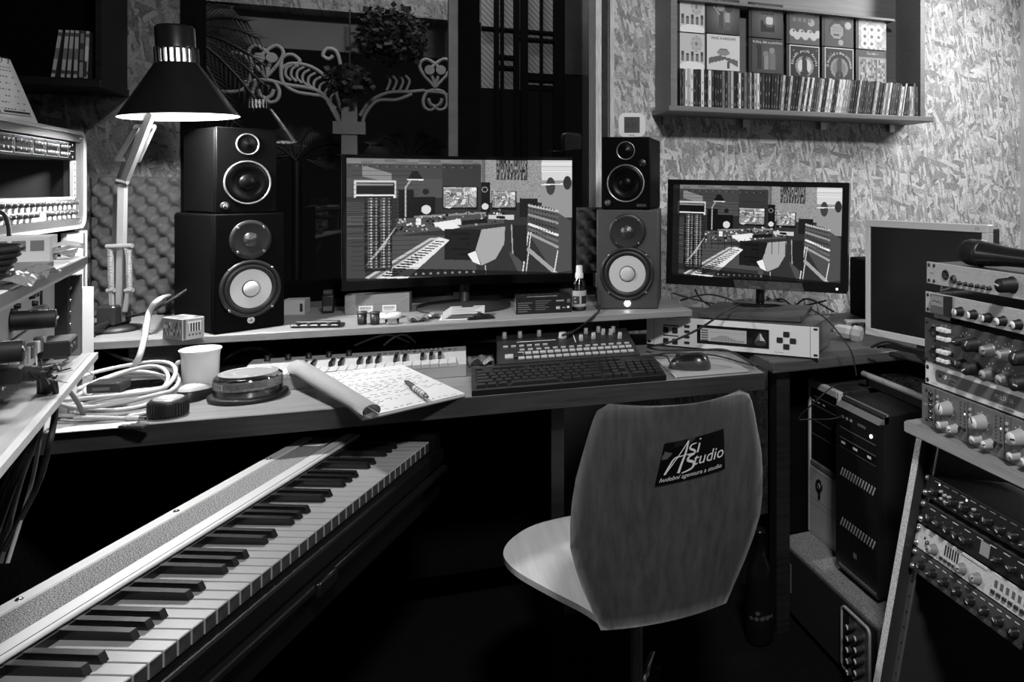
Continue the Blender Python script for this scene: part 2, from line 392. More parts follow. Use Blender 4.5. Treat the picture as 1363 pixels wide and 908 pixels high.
def palm(px, py, V, n, L, label, seed, mat=LEAF, spread=(20, 160)):
    g = random.Random(seed); c = onV(px, py, V); t = thing('potted_palm', label, 'palm', c)
    for i in range(n):
        a = R(spread[0] + (spread[1] - spread[0]) * (i + .5) / n + g.uniform(-6, 6)); dy = g.uniform(-.3, .2)
        pts = [Vector((math.cos(a) * L * s_, dy * L * s_, math.sin(a) * L * s_ - .45 * L * s_ * s_)) for s_ in (0, .25, .5, .75, 1)]
        b_ = B().tube(pts, .006, 4); P = spl(pts, 8)
        for k in range(5, len(P) - 1, 2):
            d = (P[k + 1] - P[k]).normalized(); sd = Vector((-d.z, 0, d.x)); ll = L * .42 * (1 - .6 * k / len(P))
            for sg in (-1, 1):
                tip = P[k] + (d * .75 + sd * sg * .6).normalized() * ll - Vector((0, 0, ll * .25)); w = d * .007
                b_._add([P[k] - w, P[k] + w, tip], [(0, 1, 2)])
        b_.build('frond', mat, t)
    B().tube([(0, 0, 0), (0, 0, -c.z + .02)], .02, 6).build('trunk', mat, t)
palm(240, 40, 3.35, 7, .27, 'dark palm fronds arching across the window beside the lamp', 11, spread=(-60, 70))
palm(395, 215, 3.75, 8, .26, 'dim palm standing below the scrolled bracket', 12, LEAF2)
palm(545, 215, 3.75, 8, .24, 'dim palm standing right of the white column', 13, LEAF2)
# mesh screen and trellis seen through the narrow pane
MS = M('mesh_screen_cloth', .2, .8)
m_, t_, b_ = nt('mesh_screen_weave'); MAT['mesh_screen_weave'] = m_
ck = t_.nodes.new('ShaderNodeTexWave'); ck.inputs['Scale'].default_value = 28; ck.wave_type = 'BANDS'; ck.bands_direction = 'DIAGONAL'
tcx = t_.nodes.new('ShaderNodeTexCoord'); t_.links.new(tcx.outputs['Object'], ck.inputs['Vector'])
rp = t_.nodes.new('ShaderNodeValToRGB'); rp.color_ramp.elements[0].color = (.12, .12, .12, 1); rp.color_ramp.elements[1].color = (.28, .28, .28, 1)
t_.links.new(ck.outputs['Fac'], rp.inputs[0]); t_.links.new(rp.outputs[0], b_.inputs['Base Color'])
sc = thing('garden_screen', 'pale woven mesh screen with dark trellis bars behind the narrow pane', 'screen')
SV = 3.2
def sp(x, y, V=SV): return onV(560 + .2534 * x, .2534 * y, V)
a0, a1 = sp(318, 0), sp(740, 0); lowz = sp(500, 470).z
box(a0.x, SV, lowz, a1.x, SV + .02, a0.z + .3).build('mesh_cloth', m_, sc)
for x, w_ in ((395, .018), (425, .012), (500, .022), (540, .028), (630, .01), (722, .045)):
    p = sp(x, 100); box(p.x - w_ / 2, SV - .03, lowz - .3, p.x + w_ / 2, SV, a0.z + .3).build('trellis_bar', BLKM, sc)
for y, x0, x1, w_ in ((150, 318, 740, .01), (205, 500, 740, .01), (300, 395, 500, .012), (355, 395, 500, .012), (405, 540, 740, .03), (460, 540, 740, .02)):
    p, q = sp(x0, y), sp(x1, y); box(p.x, SV - .028, p.z - w_ / 2, q.x, SV - .002, p.z + w_ / 2).build('trellis_bar', BLKM, sc)
p, q = sp(750, 0), sp(915, 380)
tag(box(p.x, SV + .1, q.z, q.x + .1, SV + .14, p.z + .3).build('garden_wall', M('porch_panel_grey', .12, .7, 0, .3, 5)), 'plain grey garden wall right of the woven mesh screen', 'wall')

# ================= WALL SHELVES =================
ls = thing('wall_shelf', 'dark wooden wall shelf holding six disc cases above the calendar', 'shelf')
q0 = onV(134, 105, 2.34); zl = q0.z
DSH = wood('dark_shelf_wood', .005, .5, spec=.08)
box(-1.9, 2.34, zl - .022, q0.x, VW - .002, zl, bev=.002).build('shelf_board', DSH, ls)
qs = onV(131, 50, 2.36)
qs = onV(127, 50, 2.36)
box(qs.x, 2.36, zl, qs.x + .012, VW - .002, HT - .05).build('side_panel', DSH, ls)
box(-1.9, VW - .012, zl, qs.x, VW - .002, HT - .05).build('back_panel', M('shelf_back_black', .0015, .9, spec=.02), ls)
box(q0.x - .07, VW - .05, zl - .04, q0.x - .05, VW - .002, zl - .023).build('bracket', STL, ls)
for i, (xb, xt) in enumerate(((70, 81), (83, 90), (91, 96.5), (100, 103), (107.5, 110), (114, 117))):
    p = onV(xb, 97, 2.40); t = onV(xt, 37, 2.40); ang = math.atan2(t.x - p.x, .125)
    o = thing('disc_case', ('thin pale spined disc case leaning on the dark shelf' if i != 4 else 'dark spined disc case among pale ones on the dark shelf'), 'disc case', (p.x, 2.40, zl + .001), 0, 'disc cases on the dark shelf' if i != 4 else None, ry=ang)
    box(-.004, 0, .001, .004, .13, .125).build('case', DGR, o)
    cv = Canvas(3, 40, .5 if i != 4 else .12); cv.rect(0, 15, 3, 24, .3); cv.rect(0, 2, 3, 5, .2); cv.rect(0, 33, 3, 36, .15)
    if i == 5: cv.rect(0, 12, 3, 24, .6); cv.rect(0, 25, 2, 38, .1)
    if i == 4: cv.rect(0, 26, 3, 38, .4); cv.rect(0, 2, 3, 10, .35)
    picture('spine_print', cv, flat(.0072, .122, -.0036, .002, -.0006), PRINT, o)
# disc shelf on the right
FV = 2.39
zs = onV(905, 141, FV).z; xs0 = onV(893, 120, FV).x; xs1 = onV(1231, 120, FV).x
cs = thing('wall_shelf', 'wooden wall shelf filled with rows of compact discs', 'shelf')
box(xs0 - .012, FV - .012, zs - .02, xs1 + .035, VW - .002, zs, bev=.004, seg=2).build('shelf_board', SHW, cs)
box(xs0, FV, zs, xs0 + .022, VW - .002, zs + .85).build('side_panel', SHW, cs)
box(xs1 - .02, FV, zs, xs1, VW - .002, zs + .85).build('side_panel', SHW, cs)
box(xs0, FV, zs + .85, xs1, VW - .002, zs + .87).build('top_panel', SHW, cs)
box(xs0 + .022, VW - .012, zs, xs1 - .02, VW - .003, zs + .85).build('back_panel', wood('shelf_back_wood', .2, .15, along=0), cs)
zt = onV(1150, 24, VW - .07).z
box(xs0 + .022, VW - .1, zt - .008, onV(1181, 30, VW - .08).x + .02, VW - .013, zt).build('inner_shelf', SHW, cs)
for px in (885, 990, 1093, 1184):
    p = onV(px, 160, VW); box(p.x - .012, VW - .02, zs - .05, p.x + .012, VW - .002, zs - .0205).build('bracket', ALU, cs)
# face-on discs, two rows of six
def cover(i, j):
    c = Canvas(36, 36, .3); k = j * 6 + i
    d = np.hypot(c.xx - 18, c.yy - 18) / 25
    if k in (0, 6): c.a[:] = .72; [c.ring(24, 10, r, r + .8, .5) for r in (3, 5, 7)]; c.disc(24, 10, 2.5, .45); [c.disc(4 + 7 * q, 20 + (q % 2) * 2, 2.5, .25) and c.rect(2 + 7 * q, 22, 6 + 7 * q, 28, .4) for q in range(5)]; c.disc(18, 33, 18, .85, 5)
    elif k == 1: c.a[:] = .5 - .35 * d; c.disc(15, 9, 4, .55); c.disc(24, 10, 4, .25); c.rect(13, 13, 18, 32, .28); c.rect(20, 14, 25, 24, .6); c.rect(20, 24, 25, 32, .35); c.line(8, 9, 13, 16, 1.5, .55)
    elif k == 2: c.a[:] = .42 - .25 * d; c.rect(10, 18, 26, 30, .1); c.disc(20, 18, 4.5, .75); c.ring(20, 18, 4.5, 7, .35); [c.disc(12 + 3 * q, 11, 1.2, .08) for q in range(5)]
    elif k == 3: c.a[:] = .3; c.disc(26, 12, 4, .6); [c.disc(4 + 5 * q, 24 + (q % 2) * 3, 4, .72) for q in range(7)]; [c.disc(5 + 5 * q, 22, 1.2, .2) for q in range(6)]; [c.disc(6 + 6 * q, 10, 2.5, .42) for q in range(4)]
    elif k == 4: c.a[:] = .25; c.disc(15, 17, 10, .12, 11); c.disc(15, 19, 8.5, .55); c.ring(12, 17, 1.6, 2.4, .15); c.ring(18, 17, 1.6, 2.4, .15); c.line(11, 23, 18, 23, 1, .2); c.disc(29, 12, 4, .65); c.disc(20, 31, 3, .6)
    elif k == 5: c.a[:] = .75; c.noise(0, 0, 36, 36, .35, .8, 3, 3, .5, 4); [c.disc(8 + 9 * (q % 3), 14 + 8 * (q // 3), 5, .85) and c.disc(8 + 9 * (q % 3), 14 + 8 * (q // 3), 1.6, .4) for q in range(8)]
    elif k == 7: c.a[:] = .78; c.disc(18, 16, 5, .3, 2.5); c.disc(18, 18, 7, .5, 3); c.poly([(2, 24), (14, 21), (34, 25), (34, 32), (20, 25), (2, 30)], .35); c.rect(22, 27, 25, 34, .3)
    elif k == 8: c.a[:] = .3 - .1 * d; c.disc(8, 9, 3, .1); c.rect(6, 10, 11, 32, .08); c.disc(16, 16, 3, .45); c.rect(14, 18, 19, 32, .5); c.disc(23, 12, 3.2, .5); c.rect(20, 15, 27, 32, .4)
    elif k in (9, 10): c.a[:] = .04; c.disc(18, 22, 11, .5); c.disc(18, 22, 8, .75 if k == 9 else .4); c.disc(18, 14, 3, .06); c.rect(15, 14, 21, 29, .06 if k == 9 else .2); c.disc(18, 30, 5, .06); [c.disc(3 + 30 * rnd.random(), 3 + 30 * rnd.random(), .7, .5) for q in range(12)]
    else: c.a[:] = .55; c.rect(0, 0, 36, 8, .25); c.noise(2, 10, 34, 36, .15, .75, 2, 3, .8, 6)
    if k in (9, 10):
        for q in (0, 35): c.rect(q, 0, q + 1, 36, .8); c.rect(0, q, 36, q + 1, .8)
    return c
NAMES = ['sunny family picture', 'two children picture', 'dark mill picture', 'white sheep picture', 'girl with glasses', 'white daisies', 'second sunny family picture', 'small boat drawing', 'three figures picture', 'dog silhouette', 'night fairy tale', 'dark header band']
TITLE = ['', 'Děti, děti, zpívejme si', 'Zpívejme si celý rok', 'Písničková sešívka', 'Svačinové zpívání 1.', '', '', 'PÍSNĚ A KRESLENÍ', 'Počkej, dětí za písničkou', 'Příběh pejka Arryka', 'O Smaltíně a dvou koťátkách', 'Čas běží. 1']
CX = [(905, 938), (941, 989), (1001, 1045), (1051, 1094), (1098, 1139), (1143, 1182)]
DV = VW - .075
for j in range(2):
    for i in range(6):
        x0, x1 = CX[i]; ytop = (-3, 1, 7, 17, 21, 25)[i]
        p0 = onV(x0, 50, DV).x; p1 = onV(x1, 50, DV).x; zt0 = onV(x1, ytop, DV).z; w = min(p1 - p0, .125); s_ = .124
        z0 = zt0 - s_ - j * (s_ + .004)
        o = thing('disc_case', 'face-on compact disc case with ' + NAMES[j * 6 + i] + ' on its cover', 'disc case', (p0, DV, z0), 0, 'face-on discs at the back of the shelf')
        box(-.012, .0012, 0, w, .011, s_).build('case', BLK, o)
        picture('cover_print', cover(i, j), flat(w, s_, 0, 0, .0005), PRINT, o)
        tt = TITLE[j * 6 + i]
        if tt:
            if j * 6 + i in (9, 10):
                for n_, ch in enumerate(tt):
                    a = PI - PI * 1.05 * (n_ + .2) / len(tt); text(ch, .014, o, (w / 2 + .05 * math.cos(a), 0, .055 + .05 * math.sin(a)), (R(90), R(90) - a, 0), INK)
            else: text(tt, .0115, o, (w / 2, 0, s_ - .013), mat=BINK if j * 6 + i == 7 else INK)
# rows of spines: one object per disc
TONES = [M('spine_black', .012, .4), M('spine_dark', .04, .4), M('spine_grey', .16, .45), M('spine_pale', .42, .45), M('spine_white', .65, .45)]
TN = ['black', 'dark grey', 'mid grey', 'pale grey', 'white']
x = xs0 + .034; endx = xs1 - .03; lean = 0.
spm = {}
SPT = M('spine_print_pale', .22, .6); SPD = M('spine_print_dark', .06, .6)
k = 0
while x < endx:
    w = rnd.choice((.0095, .0095, .0095, .006, .011)); tn = rnd.choice((0, 0, 0, 0, 1, 1, 2, 3, 4))
    fr = (x - xs0) / (xs1 - xs0)
    lean = 0 if fr < .33 or fr > .93 else min(.17, (fr - .33) * 1.2)
    if k in (5, 9, 12): tn = 4
    sh = rnd.choice((.122, .125, .125, .126)) - (.012 if fr > .88 and rnd.random() < .6 else 0)
    key = (tn, w, sh)
    if key not in spm:
        me = B().box(0, 0, 0, w - .0008, .128, sh).mesh('spine'); me.materials.append(TONES[tn]); spm[key] = me
        b_ = B(); g = random.Random(hash(key) % 99)
        z = .008
        while z < sh - .02:
            h = g.uniform(.006, .022); b_.box(w * .34, -.0003, z, w * .58, .0002, z + h); z += h + g.uniform(.012, .05)
        lm = b_.mesh('spine_lettering'); lm.materials.append(SPT if tn < 2 else SPD); spm[key, 't'] = lm
    o = thing('compact_disc', ('leaning ' if lean > .05 else 'upright ') + TN[tn] + ' spined compact disc in the front row of the disc shelf', 'disc case',
              (x, FV + .006 + rnd.uniform(0, .004), zs + .0008), 0, ('leaning ' if lean > .05 else 'upright ') + TN[tn] + ' discs in the front row', ry=lean)
    link('case', spm[key], o); link('spine_lettering', spm[key, 't'], o)
    x += w / math.cos(lean) + .0004; k += 1

# ================= DESK, RISER, TABLE =================
DA = math.atan(-.0737)
def dline(U): return 1.80 - .0737 * U
dx = Vector((math.cos(DA), math.sin(DA), 0)); dy = Vector((-math.sin(DA), math.cos(DA), 0))
D0 = Vector((0, dline(0), 0))
def dk(u, t, z): return D0 + dx * u + dy * t + Vector((0, 0, z))     # desk frame: u along the front, t behind the front edge
def dku(p):                                                         # world point -> desk frame
    q = Vector(p) - D0; return q.dot(dx), q.dot(dy)
RZD = DA
desk = thing('studio_desk', 'long wooden studio desk with dark front edge', 'desk', D0, RZD)
uR = dku(onz(1018, 496, ZD))[0]
box(-1.25, .004, ZD - .04, uR, .62, ZD, bev=.002).build('desk_top', DSK, desk)
box(-1.25, 0, ZD - .042, uR, .004, ZD - .001).build('front_edge', DEDGE, desk)
for u0, u1, t0, t1, m in ((-1.2, -.78, .1, .6, DWOOD), (.33, .36, .08, .6, DWOOD)):
    box(u0, t0, .0, u1, t1, ZD - .041).build('desk_leg', m, desk)
box(-.78, .5, .12, .33, .52, ZD - .05).build('modesty_panel', BLKM, desk)
rs = thing('desk_riser', 'pale wooden riser shelf across the back of the desk', 'shelf', D0, RZD)
rf = dku(onz(640, 437, ZR - .018))[1]; uR2 = dku(onz(921, 421, ZR - .018))[0]
box(-1.15, rf, ZR - .018, uR2, .70, ZR, bev=.0015).build('shelf_board', RWOOD, rs)
for px in (203, 1300):
    u_ = dku(onz(px, 470, ZD + .05))[0] if px < 900 else uR2 - .3
    box(u_, rf + .05, ZD + .0005, u_ + .1, rf + .2, ZR - .0185).build('support', wood('riser_support_wood', .04, .6), rs)
box(-1.1, .66, ZD + .0005, uR2, .68, ZR - .0185).build('back_board', BLKM, rs)
t2 = thing('side_table', 'dark wooden side table under the silver rack processor', 'table', (0, 0, 0))
v2 = onz(1041, 482, ZD).y
box(uR + .065, v2, ZD - .03, 1.62, VW - .1, ZD, bev=.003).build('table_top', wood('side_table_wood', .07, .4, .5), t2)
box(.94, v2 + .03, 0, .98, v2 + .07, ZD - .031).build('table_leg', DWOOD, t2); box(.99, 2.0, 0, 1.62, 2.012, ZD - .031).build('shade_panel', BLKM, t2)  # black panel added to stand in for the shade under the table
box(1.56, v2 + .4, 0, 1.6, v2 + .44, ZD - .031).build('table_leg', DWOOD, t2)

# ================= STAGE PIANO =================
ZK = .642
pc0 = camw(-.661, 1.714, 0)
pn = thing('stage_piano', 'long stage piano with speckled speaker panel and ivory keys', 'piano', pc0, R(-25))
PL = -1.28
PBL = M('piano_case_black', .003, .5, spec=.15); KW = M('piano_key_white', .24, .35); KB = M('piano_key_black', .008, .25); KF = M('piano_key_front', .035, .5, 0, .4, 60, spec=.2)
box(-.27, PL, ZK - .13, .012, .03, ZK - .024).build('keybed', PBL, pn)
box(.005, PL, ZK - .055, .022, .03, ZK - .022, bev=.004, seg=2).build('key_slip', PBL, pn)
box(.006, PL, ZK - .075, .03, .03, ZK - .062, bev=.003, seg=2).build('front_lip', BLKG, pn)
box(-.27, .002, ZK - .024, .012, .03, ZK + .015).build('cheek_block', PBL, pn)
box(-.27, PL, ZK - .024, -.162, 0, ZK + .012).build('case_back', PBL, pn)
zr_ = ZK + .018
box(-.27, PL, zr_ - .006, -.245, -.03, zr_, bev=.002).build('panel_rail', M('rail_silver', .6, .4, .3), pn)
box(-.245, PL, zr_ - .006, -.187, -.03, zr_ - .002).build('speaker_panel', M('speckled_cloth', .16, .9, 0, .98, 620, .5), pn)
_r = [n for n in MAT['speckled_cloth'].node_tree.nodes if n.type == 'VALTORGB'][0].color_ramp.elements; _r[0].position = .46; _r[1].position = .56; _r[0].color = (.01, .01, .01, 1); _r[1].color = (.45, .45, .45, 1)
rl = box(-.187, PL, zr_ - .006, -.153, -.005, zr_, bev=.002).build('front_rail', M('rail_silver', .6, .4, .3), pn)
box(-.1625, PL, zr_ - .0002, -.161, -.005, zr_ + .0003).build('rail_groove', BLK, rl)
box(-.153, PL, zr_ - .02, -.148, -.005, zr_ - .006).build('fall_strip', BLKG, pn)
for y in (-.17, -.42, -.7, -.95): B().lathe([(.005, 0), (.004, .0015), (0, .002)], 10, (-.2575, y, zr_)).build('screw', STL, pn)
cv = Canvas(24, 16, .12); cv.rect(2, 9, 18, 15, .9); cv.line(6, 4, 20, 3, 2, .5); cv.line(4, 6, 16, 6, 1, .4); cv.rect(18, 3, 22, 15, .7)
picture('data_label', cv, lambda u, v: (-.243 + .054 * u, -.09 + .05 * (1 - v), zr_ - .0015), PRINT, pn)
wk = box(-.165, -.0228, ZK - .022, 0, -.0007, ZK, bev=.0012).mesh('white_key'); wk.materials.append(KW); wk.materials.append(KF)
for f in wk.polygons:
    if f.normal.x > .9: f.material_index = 1
b_ = B(); b_.prism([(-.155, ZK - .001), (-.052, ZK - .001), (-.058, ZK + .0115), (-.155, ZK + .0125)], -.0052, .0052, 'y')
bk = b_.mesh('black_key'); bk.materials.append(KB)
seq = 'CBAGFED'
for i in range(46):
    link('white_key', wk, pn, (0, -.0235 * i, 0))
    if seq[i % 7] not in 'CF': link('black_key', bk, pn, (0, -.0235 * (i + 1) , 0))
lt = camw(0, 1.33, 0)
box(.026, -.50, ZK - .085, .036, -.44, ZK - .06, bev=.004, seg=2).build('latch', BLKG, pn)

# ================= CHAIR =================
cc = camw(-.105, 1.375, 0)
ch = thing('swivel_chair', 'grey plywood swivel chair with a black studio sticker on its back', 'chair', cc, R(-1))
def hw(v): return .118 + .075 * math.sin(PI * min(1, v / .92) ** .8) * 1. + .014 * v if v < .92 else .132
PRF = [(0, .118), (.12, .138), (.25, .160), (.4, .176), (.55, .178), (.7, .170), (.82, .158), (.93, .146), (.975, .138), (1, .118)]
def hwid(v):
    for (a, b1), (c, d1) in zip(PRF, PRF[1:]):
        if v <= c: return b1 + (d1 - b1) * (v - a) / (c - a)
    return PRF[-1][1]
def back(u, v, off=0.):
    a = -1 + 2 * u; z = .438 + .412 * v; y = -.012 - .095 * v + .05 * a * a * (.35 + .65 * v)
    return Vector((a * hwid(v), y - off, z))
vv = [0, .06, .12, .2, .3, .4, .5, .6, .7, .8, .88, .94, .975, .99, 1]
b_ = B()
b_.sheet(lambda u, j: back(u, vv[int(round(j * 14))]), 20, 14, thick=-.012)
b_.build('backrest', CHW, ch)
ol = [(-.118, .008), (-.14, .06), (-.185, .14), (-.235, .24), (-.25, .32), (-.22, .39), (-.15, .44), (0, .455)]
ol = [tuple(p)[:2] for p in spl([(x, y, 0) for x, y in ol], 5)]
ol = ol + [(-x, y) for x, y in ol[-2::-1]]
b_ = B().prism(ol, .445, .457)
b_.build('seat', wood('seat_plywood', .5, .12, .4, along=1), ch)
B().cyl((0, .2, .1), (0, .2, .43), .014, n=16).build('gas_lift', STL, ch)
box(-.08, .12, .425, .08, .28, .4449).build('seat_plate', BLK, ch)
for k in range(5):
    a = R(67 + 72 * k); d = Vector((math.cos(a), math.sin(a), 0))
    lg = B().tube(spl([Vector((0, .2, .115)) + d * .03, Vector((0, .2, .125)) + d * .13, Vector((0, .2, .085)) + d * .28], 6), .012, 8).build('base_leg', CHR, ch)
    e = Vector((0, .2, 0)) + d * .28
    B().cyl(e + Vector((-d.y, d.x, 0)) * .02 + Vector((0, 0, .03)), e - Vector((-d.y, d.x, 0)) * .02 + Vector((0, 0, .03)), .028, n=14).build('caster', BLK, lg)
# sticker, following the curved back
SU0, SU1, SV0, SV1 = .395, .765, .665, .85
def stick(sx, sy, off): return back(SU0 + (SU1 - SU0) * (sx * (.96 if 1 else 1) + .06 * (sy - 1) * (1 - sx)), SV0 + (SV1 - SV0) * sy + .025 * (sx - .5), off)
cv = Canvas(60, 36, .015)
cv.rect(0, 0, 8, 6, .02); cv.poly([(2, 7), (10, 10), (6, 14), (1, 14)], .35); cv.rect(10, 0, 20, 5, .12); cv.poly([(24, 5), (30, 1), (30, 0), (22, 0)], .25)
for q in range(30, 60, 2):
    for r_ in range(3, 20, 2): cv.rect(q, r_, q + 1, r_ + 1, .05)
cv.rect(0, 27, 60, 28, .08)
picture('sticker', cv, lambda u, v: stick(u, 1 - v, .0016), PRINT, ch)
def on_sticker(me, name, sx, sy, sc_):
    m2 = me.copy()
    for v in m2.vertices: v.co = stick(sx + v.co.x * sc_, sy + v.co.y * sc_ * 1.75, .0026)
    m2.materials.clear(); m2.materials.append(INK); link(name, m2, ch)
on_sticker(text_mesh('tudio', .3, .25, 'LEFT'), 'lettering', .48, .45, .78)
on_sticker(text_mesh('hudební agentura a studio', .1, .25, 'LEFT'), 'lettering', .04, .12, .86)
def stroke(pts, w):
    b_ = B(); P = [tuple(p)[:2] for p in spl([(x, y, 0) for x, y in pts], 6)]
    for i in range(len(P) - 1):
        (x0, y0), (x1, y1) = P[i], P[i + 1]; t0 = i / len(P)
        n_ = Vector((-(y1 - y0), x1 - x0)).normalized(); ww = w(t0) if callable(w) else w
        b_._add([stick(x0 + n_.x * ww, y0 + n_.y * ww * 1.6, .0027), stick(x0 - n_.x * ww, y0 - n_.y * ww * 1.6, .0027), stick(x1 - n_.x * ww, y1 - n_.y * ww * 1.6, .0027), stick(x1 + n_.x * ww, y1 + n_.y * ww * 1.6, .0027)], [(0, 1, 2, 3)])
    b_.build('lettering', INK, ch)
stroke([(.10, .24), (.14, .42), (.2, .6), (.3, .62)], lambda t: .016 - .008 * t)
stroke([(.10, .24), (.2, .5), (.31, .78), (.38, .96)], .008)
stroke([(.38, .96), (.36, .7), (.32, .45), (.29, .22)], lambda t: .012 + .008 * t)
stroke([(.2, .6), (.35, .63), (.5, .62)], .007)
stroke([(.52, .86), (.44, .84), (.42, .76), (.5, .68), (.49, .62), (.4, .60)], lambda t: .006 + .01 * math.sin(PI * t))
stroke([(.57, .84), (.545, .62)], .013); stroke([(.575, .92), (.58, .95)], .013)
stroke([(.5, .6), (.42, .56), (.41, .48), (.5, .4), (.48, .27), (.34, .2)], lambda t: .006 + .014 * math.sin(PI * t))

# ================= SPEAKERS =================
WCONE = M('white_cone', .52, .45); CABB = M('speaker_vinyl_black', .0015, .6, 0, .6, 300, .2, spec=.06); CABR = M('speaker_vinyl_grey', .045, .55, 0, .4, 300, .2)
def screw(parent, x, z, r=.0035, y=-.001):
    return B().lathe([(r, .0005), (r, y), (r * .5, y - .0008), (0, y - .0006)], 8, (x, 0, z), 'y').build('screw', STL, parent)
def studio_monitor(label, loc, rz, w, h, d, cab):
    t = thing('studio_speaker', label, 'speaker', loc, rz)
    box(0, .012, 0, w, d, h, bev=.006, seg=2).build('cabinet', cab, t)
    wx, wz, wr = w / 2, h * .355, w * .40
    box(0, 0, 0, w, .012, h, bev=.004, seg=2).build('baffle', cab, t)
    wf = B().lathe([(wr * 1.1, 0), (wr * 1.1, -.003), (wr * 1.02, -.005), (wr * .97, -.004), (wr * .95, -.001)], 40, (wx, 0, wz), 'y').build('woofer', BLK, t)
    B().lathe([(wr * .95, -.0005), (wr * .88, -.006), (wr * .80, -.004), (wr * .74, -.0012)], 40, (wx, 0, wz), 'y').build('surround', M('speaker_surround', .01, .5), wf)
    B().lathe([(wr * .74, -.001), (wr * .5, .0), (wr * .3, -.0005)], 40, (wx, -.002, wz), 'y').build('cone', WCONE, wf)
    B().lathe([(wr * .33, -.001), (wr * .315, -.0035)], 28, (wx, -.0015, wz), 'y').build('cap_ring', BLK, wf)
    B().hemi((wx, -.004, wz), wr * .30, 'y', -1, 28, 6, .35).build('dust_cap', WCONE, wf)
    tz = h * .775; tr = w * .24
    tw = B().lathe([(tr * 1.25, 0), (tr * 1.22, -.003), (tr, -.002), (tr * .7, -.0008), (tr * .45, -.0006)], 36, (wx, 0, tz), 'y').build('tweeter', BLK, t)
    B().lathe([(tr * .46, -.001), (tr * .4, -.004), (0, -.0055)], 24, (wx, 0, tz), 'y').build('tweeter_grille', M('tweeter_mesh', .09, .3, .7, .7, 240, .4), tw)
    for a in (45, 135, 225, 315):
        screw(tw, wx + tr * 1.08 * math.cos(R(a)), tz + tr * 1.08 * math.sin(R(a)), y=-.004)
        screw(wf, wx + wr * 1.07 * math.cos(R(a)), wz + wr * 1.07 * math.sin(R(a)), y=-.005)
    return t, wx, wz, wr
t, wx, wz, wr = studio_monitor('large black studio speaker with white cone beside the barcode box', camw(-1.205, 1.807, ZR + .0005), R(32), .16, .285, .235, CABB)
B().lathe([(.008, 0), (.008, -.003), (0, -.0035)], 20, (wx, 0, wz - wr * 1.2), 'y').build('badge', M('badge_white', .7, .4), t)
for a in range(3):
    c, s_ = math.cos(R(60 * a)) * .006, math.sin(R(60 * a)) * .006
    B().tube([(wx - c, -.004, wz - wr * 1.2 - s_), (wx + c, -.004, wz - wr * 1.2 + s_)], .0006, 4).build('badge_mark', BLK, t)
t, wx, wz, wr = studio_monitor('large grey studio speaker with white cone under the small speaker and clock', at(794, 412.5, 2.19) - Vector((0, 0, at(794, 412.5, 2.19).z - ZR - .0005)), R(-20.5), .176, .285, .222, CABR)
B().lathe([(.0085, 0), (.0085, -.003), (0, -.0036)], 20, (wx, 0, wz - wr * 1.2), 'y').build('status_light', M('status_light_glow', .8, .4, emit=9), t)
def small_monitor(label, loc, rz, w, h, d, knob):
    t = thing('desktop_speaker', label, 'speaker', loc, rz)
    box(0, .01, 0, w, d, h, bev=.006, seg=2).build('cabinet', M('small_speaker_black', .0018, .5, spec=.06), t)
    box(0, 0, 0, w, .01, h, bev=.003, seg=2).build('baffle', M('small_speaker_baffle', .0018, .45, spec=.08), t)
    RNG = M('speaker_trim_ring', .45, .3, .8)
    wx, wz, wr = w * .5, h * .36, w * .37
    wf = B().lathe([(wr * 1.05, 0), (wr * 1.05, -.004), (wr, -.005), (wr * .97, -.002)], 40, (wx, 0, wz), 'y', cap=False).build('woofer_ring', RNG, t)
    B().lathe([(wr * .97, -.001), (wr * .9, -.0025), (wr * .72, -.004), (wr * .66, -.0015), (wr * .35, -.0008), (wr * .34, -.001)], 40, (wx, 0, wz), 'y').build('cone', M('cone_black', .002, .35, spec=.15), wf)
    B().hemi((wx, -.001, wz), wr * .4, 'y', -1, 24, 5, .45).build('dust_cap', M('cone_black', .002, .35, spec=.15), wf)
    tz = h * .81; tr = w * .18
    tw = B().lathe([(tr * 1.06, 0), (tr * 1.06, -.004), (tr, -.0045), (tr * .94, -.002)], 32, (wx, 0, tz), 'y', cap=False).build('tweeter_ring', RNG, t)
    B().lathe([(tr * .94, -.001), (tr * .5, -.0015), (tr * .3, -.004), (0, -.006)], 28, (wx, 0, tz), 'y').build('tweeter_dome', M('cone_black', .002, .35, spec=.15), tw)
    bx = w * .13
    bd = B().lathe([(.0095, 0), (.0095, -.004), (.008, -.005), (0, -.005)], 24, (bx, 0, h * .09), 'y').build('badge', M('badge_grey', .03, .4), t)
    B().tube([(bx - .004, -.0055, h * .09 - .003), (bx - .002, -.0055, h * .09 + .004), (bx, -.0055, h * .09 - .002), (bx + .002, -.0055, h * .09 + .004), (bx + .004, -.0055, h * .09 - .003)], .0008, 4).build('badge_mark', LGR, bd)
    if knob:
        B().lathe([(.0085, 0), (.0085, -.006), (.007, -.008), (0, -.008)], 24, (w * .84, 0, h * .64), 'y').build('volume_knob', BLK, t)
        B().lathe([(.0095, -.0002), (.0095, -.002), (.0086, -.002)], 24, (w * .84, 0, h * .64), 'y', cap=False).build('knob_ring', RNG, t)
        box(w * .72, -.001, h * .035, w * .92, .002, h * .075, bev=.001).build('jack_plate', DGR, t)
small_monitor('small black speaker with silver rings on the speaker under the lamp', camw(-1.207, 1.817, ZR + .286), R(32), .138, .208, .19, False)
small_monitor('small black speaker with silver rings and volume knob under the clock', at(801, 279, 2.2) - Vector((0, 0, at(801, 279, 2.2).z - ZR - .286)), R(-27), .14, .208, .19, True)
